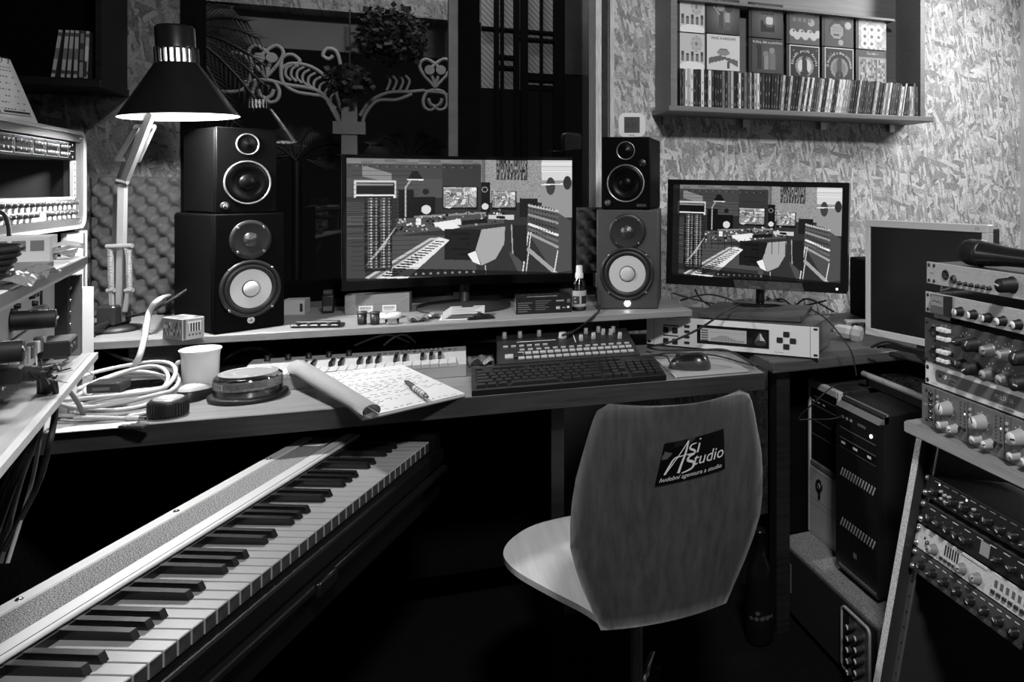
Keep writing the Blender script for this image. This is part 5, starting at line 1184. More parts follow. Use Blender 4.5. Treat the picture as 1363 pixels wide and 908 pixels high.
for k in range(2): cord('thin_cable', [ond(470 + 40 * k, 466, ZD + .05) + Vector((0, .06, 0)), at(500 + 25 * k, 449, 2.03), at(520 + 20 * k, 446, 2.06), at(545 + 8 * k, 456, 2.1)], .0028, LGR, ('thin grey cable arching behind the mini keyboard', 'second grey cable crossing behind the mini keyboard')[k])
# drum machine
dm0 = ond(664, 482, ZD + .04); dm1 = ond(852, 469, ZD + .04); v_ = dm1 - dm0; v_.z = 0; dl = v_.length; ang = math.atan2(v_.y, v_.x)
dm = thing('drum_machine', 'dark rhythm machine with pale buttons and knobs behind the computer keyboard', 'synthesizer', (dm0.x, dm0.y, ZD + .0006), ang)
DD = .19
b_ = B(); b_.prism([(0, 0), (DD, 0), (DD, .07), (0, .034)], 0, dl, 'x'); b_.build('machine_body', M('machine_dark', .02, .4), dm)
tl = math.atan2(.036, DD); TM = lambda x, s: (x, s * math.cos(tl), .034 + s * math.sin(tl))
def onpan(name, me_, x, s): return link(name, me_, dm, TM(x, s), (tl, 0, 0))
def mk(b_, m): q = b_.mesh('part'); q.materials.append(m); return q
pad = mk(box(-.0075, -.006, 0, .0075, .006, .005, bev=.001), M('pad_pale', .38, .5)); pad2 = mk(box(-.006, -.0035, 0, .006, .0035, .003), LGR); kn = mk(B().lathe([(.0062, 0), (.0052, .016), (0, .016)], 14), M('knob_grey', .3, .4)); knb = mk(B().lathe([(.011, 0), (.0095, .014), (0, .014)], 18), LGR)
for i in range(16): onpan('pad', pad, .055 + i * (dl - .075) / 15, .022)
for i in range(16): onpan('pad', pad, .055 + i * (dl - .075) / 15, .052)
for i in range(14): onpan('button', pad2, .06 + i * (dl - .08) / 13, .078)
for i in range(6): onpan('button', pad2, .02 + .02 * i, .105)
for x_, s in ((.02, .17), (.06, .17), (.11, .172), (.215, .12), (.25, .13), (.28, .155), (.235, .168), (.3, .15), (.32, .12), (.31, .168), (.27, .175)):
    if x_ < dl - .01: onpan('knob', kn, x_, s)
onpan('dial', knb, .17, .15)
onpan('display', mk(box(-.014, -.012, 0, .014, .012, .003), LGR), .03, .04); onpan('button', mk(box(-.012, -.012, 0, .012, .012, .006, bev=.001), BLK), .058 - .01, .0385 + .0)
onpan('panel_print', mk(box(-.05, -.001, 0, .05, .001, .0006), INK), .1, .135); onpan('panel_print', mk(box(-.001, -.03, 0, .001, .03, .0006), INK), .2, .14)
p = ond(640, 487); o = thing('foil_wrapper', 'crumpled pale wrapper beside the rhythm machine', 'wrapper', (p.x, p.y, ZD + .0006), 0); B().sheet(lambda u, v: (-.03 + .06 * u, -.02 + .05 * v, .002 + .022 * abs(math.sin(5 * u + 2 * v) * math.cos(4 * v - u))), 10, 9, False, -.0006).build('foil', LGR, o)
# computer keyboard
def pc_keyboard(label, loc, rz, w, dep, capm, body, group=None, lift=.02, bar_=False, rx=0.):
    o = thing('computer_keyboard', label, 'keyboard', loc, rz, group, rx)
    b_ = B(); b_.prism([(0, 0), (dep, 0), (dep, .012 + lift), (0, .012)], 0, w, 'x'); b_.build('keyboard_case', body, o)
    sl = math.atan2(lift, dep); kx = (w - .016) / 22.5
    def key(nx): 
        k = ('key', nx, capm.name, round(kx, 5))
        if k not in KM:
            a = kx * nx / 2 - .0009; b2 = .0078; b_ = B(); b_._add([(-a, -b2, 0), (a, -b2, 0), (a, b2, 0), (-a, b2, 0), (-a * .82 + .0004, -b2 * .75, .008), (a * .82 - .0004, -b2 * .75, .008), (a * .82, b2 * .8, .008), (-a * .82, b2 * .8, .008)], [(4, 5, 6, 7), (0, 1, 5, 4), (1, 2, 6, 5), (2, 3, 7, 6), (3, 0, 4, 7)]); me = b_.mesh('key'); me.materials.append(capm); KM[k] = me
        return KM[k]
    rows = [(.014, [1.25, 1.25, 1.25, 6.25, 1.25, 1.25, 1.25, 1.25]), (.031, [2.25] + [1] * 10 + [2.75]), (.048, [1.75] + [1] * 11 + [2.25]), (.065, [1.5] + [1] * 12 + [1.5]), (.082, [1] * 13 + [2]), (.105, [1, -1, 1, 1, 1, 1, -.5, 1, 1, 1, 1, -.5, 1, 1, 1, 1])]
    sc_ = (dep - .012) / .118
    for s, L in rows:
        x_ = .008
        ext = {.014: [1, 1, 1], .031: [-1, 1, -1]}.get(s, [1, 1, 1]); num = [2, 1, 1] if s == .014 else [1, 1, 1, 1] if s < .1 else [-4]
        for nx in L + [-.3] + ext + [-.3] + num:
            if nx < 0: x_ += -nx * kx; continue
            link('key', key(nx), o, (x_ + nx * kx / 2, s * sc_ * math.cos(sl) + .002, .012 + s * sc_ * math.sin(sl)), (sl, 0, 0)); x_ += nx * kx
    if bar_: B().cyl((-.002, dep + .008, .02 + lift), (w + .002, dep + .008, .02 + lift), .008, n=14).build('silver_bar', M('bar_silver', .5, .3, .4), o)
    return o
f0 = ond(628, 521, ZD + .012); f1 = ond(887, 500, ZD + .012); v_ = f1 - f0
KC = M('keycap_black', .014, .35); pc_keyboard('black computer keyboard in front of the rhythm machine', (f0.x, f0.y, ZD + .0006), math.atan2(v_.y, v_.x), Vector((v_.x, v_.y, 0)).length, .145, KC, M('keyboard_case_black', .008, .35))
# mouse pad and mouse
p0 = ond(903, 503.5); ang = RZD
o = thing('mouse_pad', 'pale grey mouse pad at the right end of the desk', 'mouse pad', (p0.x, p0.y, ZD + .0006), RZD); box(-.005, 0, 0, .185, .2, .0035, bev=.001).build('pad_sheet', M('pad_grey', .32, .7), o); box(-.007, -.002, 0, -.0055, .2, .004).build('pad_edge', WHT, o)
o = mouse('black computer mouse on the pale pad', ond(918, 490, ZD + .004), R(55), .062, .11, .036, M('mouse_black', .007, .25), M('mouse_grey_side', .04, .3)); o.location.z = ZD + .0048
cord('mouse_cable', [ond(894, 488, ZD + .02), ond(886, 474, ZD + .035), ond(868, 473, ZD + .01), ond(900, 470, ZD + .006), ond(950, 473, ZD + .006), ond(985, 482, ZD + .006), ond(1003, 487, ZD + .006)], .002, RUB, 'thin black mouse cable crossing the desk')
# ================= SILVER PROCESSOR, BOARD, CABLES =================
qa, qb = camw(-.231, 2.27, ZD), camw(.2545, 2.072, ZD); v_ = qb - qa; rz = math.atan2(v_.y, v_.x); W_ = v_.length
SPR = M('processor_silver', .72, .45, .05)
o = unit('rack_processor', 'silver rack processor with lit spectrum display and arrow pad', 'rack unit', (qa.x, qa.y, ZD + .0045), rz, W_, .0845, .2, SPR, chassis=M('chassis_grey', .12, .4, .3))
sx = lambda x_: (x_ - 105) / 1165 * W_
for fx in (.04, W_ - .04):
    for fy in (.02, .17): B().cyl((fx, fy, -.004), (fx, fy, .0015), .006, n=10).build('foot', RUB, o)
for x_, z in ((.009, .078), (.009, .008), (W_ - .009, .078), (W_ - .009, .008)): button(o, x_, z, .011, .006, BLK, .0008, 'rack_slot')
for x_ in (.024, W_ - .024): box(x_ - .0004, -.0036, .0, x_ + .0004, -.003, .0845).build('panel_seam', DGR, o)
DBT = M('button_dark', .02, .4)
for x_ in (sx(248), sx(314)):
    for z in (.046, .014): button(o, x_, z, .018, .016, DBT)
for z in (.058, .0285): box(sx(228), -.0036, z, sx(338), -.003, z + .003).build('panel_print', BINK, o)
for z in (.061, .046, .0305, .014): button(o, sx(400), z, .016, .006, DBT)
dx0, dx1 = sx(470), sx(955); box(dx0, -.0042, .015, dx1, -.003, .068).build('display_window', BLKG, o)
cv = Canvas(60, 26, .72); [cv.rect(1, 3 + 5 * i, 10, 6 + 5 * i, .35) for i in range(5)]
for i in range(22): h_ = 3 + 9 * math.exp(-((i - 8) / 6.) ** 2); cv.rect(14 + 2 * i, 25 - h_, 15 + 2 * i, 25, .4); cv.rect(14 + 2 * i, 6 + (i % 3), 15 + 2 * i, 7 + (i % 3), .5)
picture('spectrum_display', cv, flat(sx(808) - sx(495), .036, sx(495), .024, -.0046), attr_mat('lit_display', .55), o)
cv = Canvas(20, 20, .03); cv.poly([(10, 1), (3, 12), (17, 12)], .4); cv.poly([(10, 1), (10, 12), (17, 12)], .75); cv.rect(2, 13, 18, 16, .35); cv.disc(10, 16, 8, .2, 3)
picture('emblem_print', cv, flat(sx(945) - sx(850), .04, sx(850), .02, -.0046), PRINT, o)
cxp = sx(1067)
for ox, oz in ((0, .017), (0, -.017), (.019, 0), (-.019, 0)): button(o, cxp + ox, .042 + oz, .018, .015, DBT)
text('FINALIZER PLUS', .005, o, (sx(285), -.0035, .076), mat=BINK); text('96 kHz dynamics', .004, o, (sx(1020), -.0035, .008), mat=BINK)
# board on top with the monitor foot
bd = onz(1008, 414, MZ); o = thing('wooden_board', 'thin wooden board lying on the silver processor under the monitor foot', 'board', (bd.x, bd.y, ZD + .0895 + .0006), R(-38))
box(-.16, -.07, 0, .14, .15, MZ - ZD - .0902, bev=.002).build('board', wood('board_brown', .06, .4, .5), o)
KBL = RUB
cord('lead', [at(862, 461, 2.16), at(890, 456, 2.12), at(930, 438, 2.1), at(965, 415, 2.12), at(985, 405, 2.25)], .0032, KBL, 'black cable rising across the silver processor front')
cord('lead', [at(862, 462, 2.16), at(880, 466, 2.10), at(930, 466, 2.06), at(965, 466, 2.02), at(990, 477, 1.97), at(1008, 487, 1.95)], .0032, KBL, 'black cable lying along the foot of the silver processor')
cord('lead', [at(1080, 412, 2.2), at(1100, 425, 2.1), at(1125, 455, 2.03), at(1135, 474, 2.02), at(1140, 500, 2.02)], .002, KBL, 'thin black cable dropping over the side table edge')
for k, pts in enumerate(([(895, 390), (930, 400), (975, 408), (1000, 400)], [(905, 400), (940, 392), (970, 398), (990, 410)], [(1015, 405), (1040, 398), (1060, 408), (1100, 400)], [(1020, 395), (1050, 410), (1075, 398), (1110, 415)], [(925, 385), (935, 400), (960, 412), (1000, 412)])):
    cord('tangled_cable', [at(x_, y_, 2.42 + .02 * k) for x_, y_ in pts], .003, KBL, 'black cable tangled under the flat monitor', group='cables tangled under the flat monitor')
# adapters on the side table
p = onz(1128, 452, ZD); o = thing('mains_plug', 'pale grey mains plug adapter lying on the side table', 'plug', (p.x, p.y, ZD + .022), R(-50), ry=R(6))
B().lathe([(.016, -.04), (.02, -.03), (.022, 0), (.02, .012), (.026, .02), (.026, .042), (.02, .046)], 8, (0, 0, 0), 'x', False).build('plug_body', M('plug_grey', .5, .5), o); B().cyl((-.07, 0, 0), (-.04, 0, 0), .008, n=8).build('cable_boot', GRY, o)
p = onz(1150, 440, ZD); o = thing('power_strip', 'pale power strip behind the square monitor', 'power strip', (p.x, p.y, ZD + .0006), R(-20)); box(-.06, 0, 0, .12, .04, .03, bev=.004).build('strip_body', LGR, o); [box(-.04 + .04 * i, -.0006, .01, -.02 + .04 * i, .0004, .022).build('socket', BLK, o) for i in range(4)]
for k in range(4): cord('table_cable', [at(1160 + 8 * k, 462, 2.1), at(1180 + 8 * k, 455 + 4 * k, 2.05), at(1205 + 5 * k, 462 + 3 * k, 1.95), at(1232, 468 + 6 * k, 1.8)], .0035, KBL, 'black cable running under the square monitor', group='cables under the square monitor')
p = onz(1112, 398, .80); o = thing('loudspeaker_box', 'black box standing behind the square monitor in the corner', 'box', (p.x + .12, 2.22, ZD + .0006), R(-10)); box(-.1, 0, 0, .22, .2, .21, bev=.004).build('box_body', BLKM, o); box(-.08, -.003, .02, .2, 0, .19).build('front_cloth', BLKM, o)

# ================= RIGHT RACK =================
U0, V0 = .993, 1.279
DR = lambda t: 1.565 - .9205 * t
def rp(px, py):
    k = (px - 965) / 1020; t = (1.565 * k - .414) / (.391 + .9205 * k); return t, HC - (py - PY) / F * DR(t)
def runit(name, label, z0, h, pm, off=0., chassis=None): return unit(name, label, 'rack unit', (U0 + off, V0, z0), R(-90), .4826, h, .22, pm, chassis=chassis)
ZA = {'beast': 1.0155, 'vu': .957, 'eq': .8575, 'pulse': .8125, 'pre': .7315}
PG = M('panel_grey_fine', .5, .5, .05, .3, 400)
def zz(px, py, key, zx, zy, sc): 
    x_, z_ = rp(px + zx * sc, py + zy * sc); return x_, z_ - ZA[key]
# 1 preamp with lettering
u = runit('channel_preamp', 'grey single channel preamp under the microphone at the top of the stack', ZA['beast'], .0445, PG)
z1 = lambda a, b: zz(1220, 310, 'beast', a, b, .1872)
x_, z_ = z1(215, 298); xlr(u, x_, z_, .010); x_, z_ = z1(272, 330); jack(u, x_, z_, .0085)
for a in (325, 368, 410, 455, 497, 540): x_, z_ = z1(a - 6, 350 + (a - 325) * .19); knob(u, x_, .0115, .0038, .009, BLK, None, n=10)
x_, z_ = z1(690, 378); knob(u, x_, .024, .0135, .03, BLK, None, .9, 24)
for x_ in (.33, .36, .39): knob(u, x_, .012, .005, .009, BLK, None, n=12)
for x_, z_ in ((.008, .038), (.008, .007), (.024, .038), (.024, .007)): rscrew(u, x_, z_, .0036)
x_, z_ = z1(378, 285); text('TONE BEAST', .0075, u, (x_, -.0034, .036)); text('warm', .006, u, (.017, -.0034, .0225), mat=GRY)
for x_ in (.17, .2): text('GAIN', .004, u, (x_, -.0034, .038))
# 2 compressor with meter
u = runit('opto_compressor', 'grey compressor with meter window and white capped knobs', ZA['vu'], .0425, PG, -.003)
box(.028, -.012, .003, .068, -.003, .0405, bev=.001).build('meter_box', M('meter_grey', .12, .5), u); box(.030, -.0126, .019, .066, -.012, .0385).build('meter_face', M('meter_face', .3, .5), u)
box(.068, -.0125, .002, .083, -.003, .041).build('meter_side', BLK, u)
for i in range(5): box(.034 + .006 * i, -.0129, .026 + .001 * (i % 2), .0365 + .006 * i, -.0126, .0285 + .002 * (i % 2)).build('meter_print', BINK, u)
rscrew(u, .048, .01, .0025)
for i in range(7): knob(u, .108 + .0375 * i, .0165, .0085, .017, BLK, M('knob_cap_white', .8, .4), .92)
for i, s in enumerate(('INPUT', 'ATTACK', 'GR', 'OUTPUT', 'REL', 'MIX', 'HP')): text(s, .0045, u, (.108 + .0375 * i, -.0034, .036))
for x_, z_ in ((.008, .036), (.008, .007), (.02, .036), (.02, .007)): rscrew(u, x_, z_, .0036)
text('opto', .006, u, (.016, -.0034, .0215), mat=INK)
o = thing('foam_spacer', 'pale speckled foam block between the stacked units', 'spacer', (U0 + .004, V0 - .015, .9475), R(-90)); box(0, 0, 0, .05, .1, .0088).build('foam_block', M('speckled_foam', .2, .9, 0, .8, 300), o)
box(.3, 0, 0, .36, .1, .0088).build('foam_block', MAT['speckled_foam'], o)
o = thing('rack_clip', 'pale plastic clip wedged between the two upper units', 'clip', (U0 + .012, V0 - .028, 1.0006), R(-90)); B().tube([(0, 0, .0), (.004, .0, .013)], .003, 6).build('clip_arm', LGR, o); B().tube([(.004, 0, .003), (.03, 0, .012)], .0025, 6).build('clip_arm', LGR, o)
# 3 two-channel unit
DK = M('panel_dark', .07, .45, .1, .2, 300)
u = runit('dual_preamp', 'dark two channel preamp with pale key switches and big knobs', ZA['eq'], .0885, DK, -.005)
for r_, zc in ((0, .065), (1, .022)):
    xlr(u, .030, zc, .0115); rscrew(u, .014, zc, .002); rscrew(u, .034, zc - .017, .0025)
    for q in (0, 1):
        zq = zc + .009 - .017 * q
        for i in range(3): button(u, .055 + .0115 * i, zq, .0095, .0075, M('key_switch_pale', .8, .4), .012)
    jack(u, .096, zc - .004, .0055); knob(u, .118, zc - .003, .0085, .02, BLK, DGR, .95); knob(u, .150, zc - .004, .0125, .024, BLK, DGR, .95, 24)
    knob(u, .19, zc - .006, .0105, .02, M('knob_silver', .5, .3, .8), LGR, .85); knob(u, .23, zc - .006, .0105, .02, M('knob_silver', .5, .3, .8), LGR, .85)
    knob(u, .27, zc - .004, .0125, .024, BLK, DGR, .95, 24); knob(u, .32, zc - .004, .0125, .024, BLK, DGR, .95, 24)
    for cx_ in (.125, .195, .235):
        for a in range(9): box(-.0006, -.0034, .0165, .0006, -.003, .0185).build('scale_mark', INK, u, (cx_, 0, zc - .004), (0, R(-120 + 30 * a), 0))
    for i, s in enumerate(('48V', 'PAD', 'LO')): text(s, .0035, u, (.055 + .0115 * i, -.0034, zc + .0165))
rscrew(u, .008, .081, .0036); rscrew(u, .008, .008, .0036); text('AMEK', .007, u, (.014, -.0034, .046), mat=GRY)
led(u, .052, .031, .0016)
# 4 converter
u = runit('audio_converter', 'white audio converter with long grey inset panel and lettering', ZA['pulse'], .0445, M('converter_white', .85, .5), -.003)
B().prism(rrect(.245, .024, .008, 5, .155, .023), -.0038, -.003, 'y').build('inset_panel', M('inset_grey', .13, .65), u)
text('PULSE 16', .0115, u, (.222, -.0042, .023)); text('antelope', .007, u, (.085, -.0042, .026)); text('converter', .0035, u, (.085, -.0042, .018)); text('A/D/A CONVERTER', .0045, u, (.225, -.0034, .0055), mat=BINK); text('16 IN 16 OUT', .003, u, (.03, -.0034, .0055), mat=BINK)
B().tube([(.062, -.0042, .021), (.058, -.0042, .027), (.066, -.0042, .028), (.064, -.0042, .022)], .001, 4).build('logo_mark', INK, u)
rscrew(u, .046, .025, .004); box(.278, -.006, .002, .283, -.003, .0425).build('panel_seam', DGR, u)
for i in range(9): box(.29, -.0045, .005 + .004 * i, .33, -.003, .007 + .004 * i).build('vent_slot', DGR, u)
for x_, z_ in ((.007, .034), (.007, .008)): B().lathe([(.0045, -.0031), (.0045, -.0036), (0, -.0036)], 14, (x_, 0, z_), 'y').build('rack_slot', BLK, u)
# 5 multichannel preamp
u = runit('multichannel_preamp', 'grey eight channel preamp with large pale knobs on the stand board', ZA['pre'], .0805, M('panel_mid_grey', .17, .45, .1, .15, 300), -.012)
KGP = M('knob_pale_grey', .35, .45)
for i in range(5): jack(u, .030, .068 - .0125 * i, .0052)
for z_ in (.071, .012): rscrew(u, .016, z_, .0032)
for c in range(4):
    x0 = .045 + .094 * c
    box(x0 - .002, -.0034, .001, x0 - .0008, -.003, .0795).build('channel_line', DGR, u); box(x0 + .014, -.0034, .001, x0 + .0146, -.003, .0795).build('channel_line', DGR, u)
    for i in range(4): button(u, x0 + .006, .066 - .0105 * i, .005, .005, LGR, .004)
    knob(u, x0 + .036, .051, .0135, .022, KGP, M('knob_cap_pale', .75, .45), .9, 24); knob(u, x0 + .028, .018, .0085, .017, KGP, M('knob_cap_pale', .75, .45), .9); knob(u, x0 + .058, .018, .0085, .017, KGP, M('knob_cap_pale', .75, .45), .9)
    for i in range(7): led(u, x0 + .072, .072 - .0065 * i, .0015, False)
    for i in range(7): led(u, x0 + .084, .072 - .0065 * i, .0015, i == 3)
    button(u, x0 + .072, .024, .006, .006, BLK, .004); button(u, x0 + .084, .024, .006, .006, BLK, .004)
    for a in range(7): box(-.0005, -.0034, .0165, .0005, -.003, .019).build('scale_mark', INK, u, (x0 + .036, 0, .051), (0, R(-120 + 40 * a), 0))
text('audient', .007, u, (.016, -.0034, .042))
# stand
st = thing('rack_stand', 'slanted wooden rack stand with pale chipboard edges', 'rack stand', (.838, 1.313, .0), R(-90), rx=R(-12.4))
CHIP = M('chipboard_edge', .6, .8, 0, .5, 220); SLEN = .712
box(0, .002, 0, .018, .4, SLEN).build('side_panel', M('stand_panel_dark', .03, .4), st); box(0, 0, 0, .018, .002, SLEN).build('panel_edge', CHIP, st)
box(.52, .002, 0, .538, .4, SLEN).build('side_panel', M('stand_panel_dark', .03, .4), st); box(.52, 0, 0, .538, .002, SLEN).build('panel_edge', CHIP, st)
box(.0185, .03, 0, .036, .033, SLEN).build('rack_rail', ALU, st); box(.502, .03, 0, .5195, .033, SLEN).build('rack_rail', ALU, st)
for i in range(22): B().cyl((.0275, .0295, .03 + i * .0305), (.0275, .0304, .03 + i * .0305), .0024, n=8).build('rail_hole', BLK, st)
tb = thing('stand_top', 'pale wooden top board carrying the stacked rack units', 'board', (U0 - .035, V0 + .03, ZA['pre'] - .0255), R(-90))
box(0, 0, 0, .6, .32, .025, bev=.002).build('board', wood('stand_top_wood', .2, .25, .45, along=0), tb); box(-.0005, -.001, .003, .6, .0002, .022).build('board_edge', wood('stand_edge_wood', .4, .25, .5, along=0), tb)
SM = Matrix.Translation((.838, 1.313, 0)) @ Matrix.Rotation(R(-90), 4, 'Z') @ Matrix.Rotation(R(-12.4), 4, 'X')
def sunit(name, label, s0, h, pm):
    q = SM @ Vector((.0225, .0255, s0)); return unit(name, label, 'rack unit', q, R(-90), .4826, h, .2, pm, rx=R(-12.4))
CRS = M('rack_screw_chrome', .7, .2, .9)
def ears(u, h):
    for z_ in (.008, h - .008): B().lathe([(.0062, -.003), (.0062, -.0055), (.004, -.0085), (0, -.009)], 14, (.008, 0, z_), 'y').build('rack_screw', CRS, u)
OUTL = M('knob_black_gloss', .015, .2)
u = sunit('equalizer_unit', 'black equalizer with small pale buttons, uppermost in the slanted stand', .598, .046, M('panel_black', .012, .4)); ears(u, .046)
for i in range(11): knob(u, .04 + .032 * i + (.02 if i else 0), .02 - (.002 if i % 2 else 0), .0085, .014, OUTL, DGR, .9)
for x_, z_ in ((.055, .026), (.06, .014), (.067, .023), (.072, .012), (.08, .024), (.115, .026), (.15, .027)): knob(u, x_, z_, .003, .007, LGR, None, n=10)
for i in range(16): box(.03 + .026 * i, -.0034, .038, .046 + .026 * i, -.003, .0393).build('panel_print', INK, u)
for i in range(14): box(.035 + .03 * i, -.0034, .006, .042 + .03 * i, -.003, .007).build('panel_print', INK, u)
led(u, .125, .035, .002); led(u, .045, .036, .0016); box(.02, -.0034, .0435, .46, -.003, .0445).build('panel_line', GRY, u)
u = sunit('delay_unit', 'black delay unit with chequered display, second in the slanted stand', .545, .046, M('panel_black', .012, .4)); ears(u, .046)
for i in range(5): knob(u, .04 + .026 * i, .02, .0092, .014, OUTL, DGR, .9)
cv = Canvas(14, 14, .7); [cv.rect(2 * i, 2 * j, 2 * i + 1, 2 * j + 1, .1) for i in range(7) for j in range(7)]
picture('display', cv, flat(.024, .024, .178, .012, -.0036), PRINT, u)
for i in range(6): knob(u, .225 + .035 * i, .02, .0075, .012, OUTL, DGR, .9)
for i in range(12): box(.03 + .034 * i, -.0034, .036, .046 + .034 * i, -.003, .0373).build('panel_print', INK, u)
box(.02, -.0034, .043, .46, -.003, .044).build('panel_line', GRY, u)
u = sunit('effects_unit', 'silver white effects unit with pale grey knobs in the slanted stand', .497, .0445, M('panel_silver_white', .65, .5, .05, .2, 200)); ears(u, .0445)
for x_ in (.062, .145, .185): knob(u, x_, .017, .0095, .016, M('knob_mid_grey', .2, .4), LGR, .85)
for i in range(6): box(.09 + .007 * i, -.0036, .018, .0935 + .007 * i, -.003, .038).build('vent_slot', BLK, u)
for i in range(4): button(u, .085 + .012 * i, .010, .008, .005, DGR)
for i in range(6): button(u, .225 + .014 * i, .013, .009, .006, DGR)
for i in range(6): box(.225 + .014 * i, -.0036, .022, .232 + .014 * i, -.003, .034).build('panel_print', GRY, u)
for i in range(14): box(.135 + .005 * i, -.0036, .038, .138 + .005 * i, -.003, .0395).build('panel_print', BINK, u)
knob(u, .36, .02, .0095, .016, M('knob_mid_grey', .2, .4), LGR, .85); jack(u, .04, .02, .0045); rscrew(u, .03, .026, .0025)
text('effects', .005, u, (.045, -.0034, .036), mat=BINK)
u = sunit('gate_unit', 'dark grey gate unit with black knobs, lowest in the slanted stand', .4505, .0445, M('panel_dark', .05, .45)); ears(u, .0445)
for i in range(11): knob(u, .035 + .036 * i, .021, .008, .014, OUTL, DGR, .9)
for i in range(20): box(.03 + .021 * i, -.0034, .036, .041 + .021 * i, -.003, .0375).build('panel_print', INK, u)
for i in range(11): box(.03 + .036 * i, -.0034, .006, .042 + .036 * i, -.003, .007).build('panel_print', GRY, u)
# microphone
m0 = at(1286, 333.5, 1.49); m1 = at(1440, 342, 1.27); m0.z = ZA['beast'] + .0445 + .0262; m1.z = ZA['beast'] + .0445 + .020
o = thing('microphone', 'black handheld microphone lying on top of the rack stack', 'microphone', m0, 0)
q = (m1 - m0); ql = q.length; a = q.normalized(); o.rotation_euler = a.to_track_quat('Z', 'Y').to_euler()
B().lathe([(0, -.012), (.014, -.009), (.022, 0), (.0255, .012), (.0255, .03), (.0245, .034)], 28).build('grille', M('mic_mesh', .02, .4, .6, .9, 500, .8), o)
B().lathe([(.0255, .034), (.0258, .036), (.0258, .041), (.0235, .043)], 28).build('grille_band', BLK, o); B().lathe([(.0235, .043), (.0225, .06), (.018, .10), (.0155, .16), (.0145, .21), (.0125, .215)], 24).build('handle', M('mic_body_black', .012, .3), o)
# ================= PC TOWERS, AMP, KEYBOARD, BOTTLE =================
amp = thing('bass_amplifier', 'carpet covered bass amplifier lying under the computer towers', 'amplifier', (1.009, 1.975, 0), R(-90))
ATP = M('amp_carpet', .2, .95, 0, .75, 320, .6)
box(0, .004, .012, .50, .42, .205, bev=.008).build('cabinet', [ATP], amp); box(.012, .0, .02, .488, .004, .19).build('front_cloth', M('amp_front_black', .012, .8, 0, .5, 200, .4), amp)
box(.03, -.003, .075, .075, 0, .155, bev=.001).build('badge_frame', GRY, amp); box(.034, -.0035, .079, .071, -.003, .151).build('badge_plate', BLK, amp)
for i in range(3): box(.04, -.004, .09 + .018 * i, .062, -.0035, .1 + .018 * i).build('badge_print', GRY, amp)
for x_ in (.05, .45): B().cyl((x_, .05, 0), (x_, .05, .0125), .018, n=12).build('foot', RUB, amp); B().cyl((x_, .37, 0), (x_, .37, .0125), .018, n=12).build('foot', RUB, amp)
ring(rrect(.125, .155, .015, 5, .405, .105), rrect(.117, .147, .012, 5, .405, .105), -.006, 0).build('panel_frame', LGR, amp); box(.35, -.003, .034, .46, -.0005, .176).build('control_panel', ALU, amp); box(.35, -.0035, .034, .378, -.003, .176).build('panel_strip', BLK, amp)  # plain black strip down one end of the control panel
for i in range(5):
    knob(amp, .402, .158 - .027 * i, .008, .022, DGR, M('knob_cap_white', .8, .4), .9); knob(amp, .437, .15 - .027 * i, .008, .022, DGR, M('knob_cap_white', .8, .4), .9)
def tower(name, label, loc, w, d, h, mat): 
    t = thing(name, label, 'computer', loc, R(-90)); box(0, .015, 0, w, d, h, bev=.003).build('case', mat, t); return t
t = tower('computer_tower', 'pale fronted computer tower with dark drive bays', (1.103, 1.976, .2056), .172, .40, .445, M('tower_top_black', .03, .4))
SVR = M('tower_silver', .6, .4, .1)
box(0, 0, .0, .012, .015, .445, bev=.002).build('front_edge', SVR, t); box(.16, 0, 0, .172, .015, .445, bev=.002).build('front_edge', SVR, t); box(.012, 0, .425, .16, .015, .445, bev=.002).build('top_strip', SVR, t)
box(.012, .004, .215, .16, .015, .425).build('bay_panel', BLKG, t); box(.012, 0, .195, .16, .015, .215, bev=.004).build('curved_band', GRY, t)
cv = Canvas(30, 40, .75)
for i in range(-40, 30, 2): cv.line(i, 40, i + 26, 0, .9, .6)
picture('ribbed_front', cv, flat(.146, .192, .013, .002, -.0004), PRINT, t); box(.012, 0.0, .001, .16, .015, .195).build('lower_front', SVR, t)
for z_ in (.40, .375, .33, .29): box(.014, .0032, z_, .158, .004, z_ + .0012).build('bay_seam', GRY, t)
for x_ in (.02, .05, .08): box(x_, .0026, .385, x_ + .012, .0036, .389).build('bay_print', LGR, t)
B().lathe([(.017, -.0006), (.017, -.004), (.011, -.004), (.011, -.0006)], 24, (.07, 0, .155), 'y', cap=False).build('emblem', BLK, t); B().cyl((.07, -.0006, .14), (.07, -.0035, .14), .004, n=8).build('emblem_tail', BLK, t); box(.066, -.0035, .118, .074, -.0006, .14).build('emblem_tail', BLK, t)
B().lathe([(.01, -.0008), (.01, -.002), (0, -.002)], 20, (.07, 0, .155), 'y').build('emblem_disc', WHT, t)
t = tower('computer_tower', 'black computer tower with slanted vents beside the rack stand', (1.058, 1.745, .2186), .195, .43, .44, BLK)
b_ = B(); b_.prism([(0, 0), (.195, 0), (.195, .42), (0, .42)], .0, .015, 'y'); b_.build('front_bezel', M('tower_front_black', .012, .25), t)
b_ = B(); b_._add([(0, 0, .42), (.195, 0, .42), (.195, .03, .442), (0, .03, .442), (0, .03, .42), (.195, .03, .42)], [(0, 1, 2, 3), (0, 4, 5, 1), (0, 3, 4), (1, 5, 2)]); b_.build('top_strip', M('tower_strip_grey', .16, .35), t)
for r_, z_ in ((0, .255), (1, .125)):
    for i in range(13): box(-.0022, -.001, -.012, .0022, .0002, .012).build('vent', LGR, t, (.03 + .0122 * i, 0, z_), (0, R(28), 0))
for z_ in (.368, .342, .318): box(.02, -.0008, z_, .185, .0002, z_ + .0018).build('drive_seam', GRY, t)
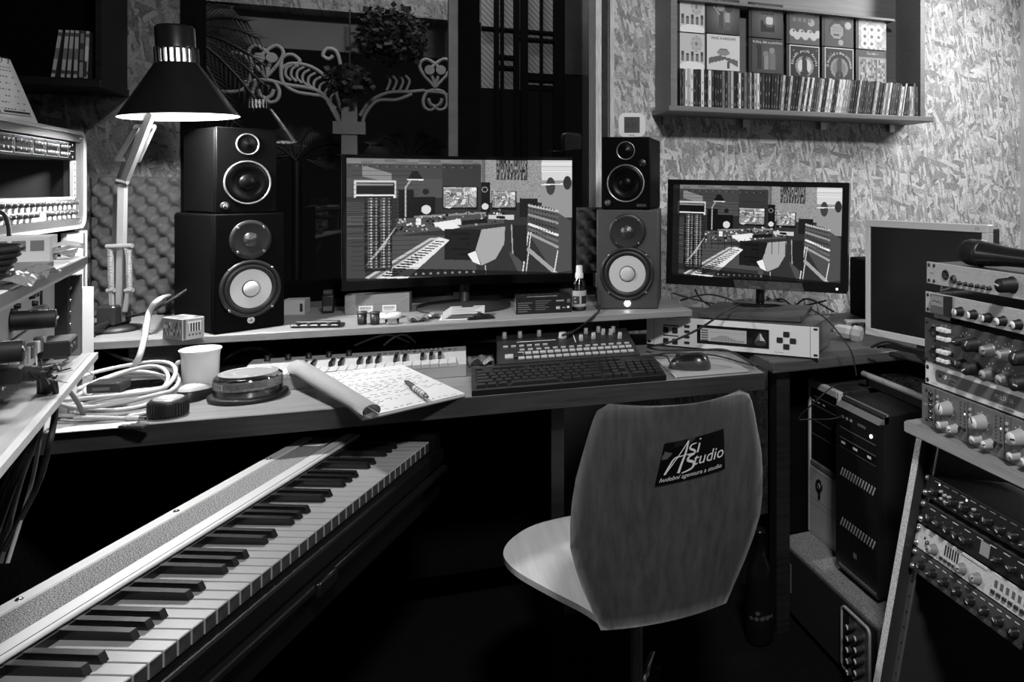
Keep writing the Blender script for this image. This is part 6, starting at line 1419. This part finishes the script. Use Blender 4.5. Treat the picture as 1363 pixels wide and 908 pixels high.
box(.02, -.0014, .3205, .185, .0002, .341).build('drive_tray', BLKG, t)
for x_, w_ in ((.03, .018), (.085, .02), (.15, .016)): box(x_, -.0018, .329, x_ + w_, -.0013, .335).build('drive_print', INK, t)
for x_ in (.03, .05, .07): box(x_, -.0008, .395, x_ + .009, .0002, .401).build('port', LGR, t)
B().lathe([(.0045, 0), (.0045, -.002), (0, -.002)], 12, (.165, 0, .385), 'y').build('power_button', LED, t)
box(.105, -.001, .395, .14, .0002, .401).build('port_print', GRY, t); box(.085, -.001, .055, .1, .0002, .068).build('emblem', GRY, t); text('3', .012, t, (.0925, -.0013, .0615), mat=INK)
for i in range(14): box(.02 + .0122 * i, -.004, .008, .028 + .0122 * i, 0, .014).build('grille_tooth', GRY, t)
for fx in (.02, .16): box(fx, .03, -.013, fx + .025, .4, -.0004).build('foot', RUB, t)
for fx in (.02,): pass
pc_keyboard('spare black keyboard with silver bar lying on the computer towers', (1.335, 1.39, .6612), R(90), .42, .14, KC, BLK, bar_=True, lift=.012)
cord('usb_lead', [at(1140, 512, 2.0), at(1125, 511, 1.98), at(1108, 515, 1.95), at(1085, 535, 1.95), at(1063, 557, 1.97), at(1080, 558, 1.97), at(1105, 558, 1.99), at(1125, 553, 1.985)], .002, RUB, 'black usb lead hanging across the tower fronts')
p = onz(1011, 852, 0); o = thing('wine_bottle', 'dark glass bottle standing on the floor beside the amplifier', 'bottle', (p.x, p.y, .0006), 0)
B().lathe([(.03, 0), (.036, .004), (.037, .01), (.037, .17), (.033, .195), (.016, .225), (.0145, .285), (.016, .286), (.016, .296), (0, .297)], 26).build('bottle_glass', M('bottle_dark_glass', .006, .08), o)
cv = Canvas(30, 20, .06); [cv.disc(4 + 5 * i, 10, 2, .3) for i in range(5)]; cv.disc(10, 4, 2, .3)
picture('label_print', cv, lambda u, v: (.0374 * math.cos(PI * (1.05 + .8 * u)), .0374 * math.sin(PI * (1.05 + .8 * u)), .05 + .05 * (1 - v)), PRINT, o)
text('CHATEAU', .008, o, (0, -.0385, .08), mat=GRY)
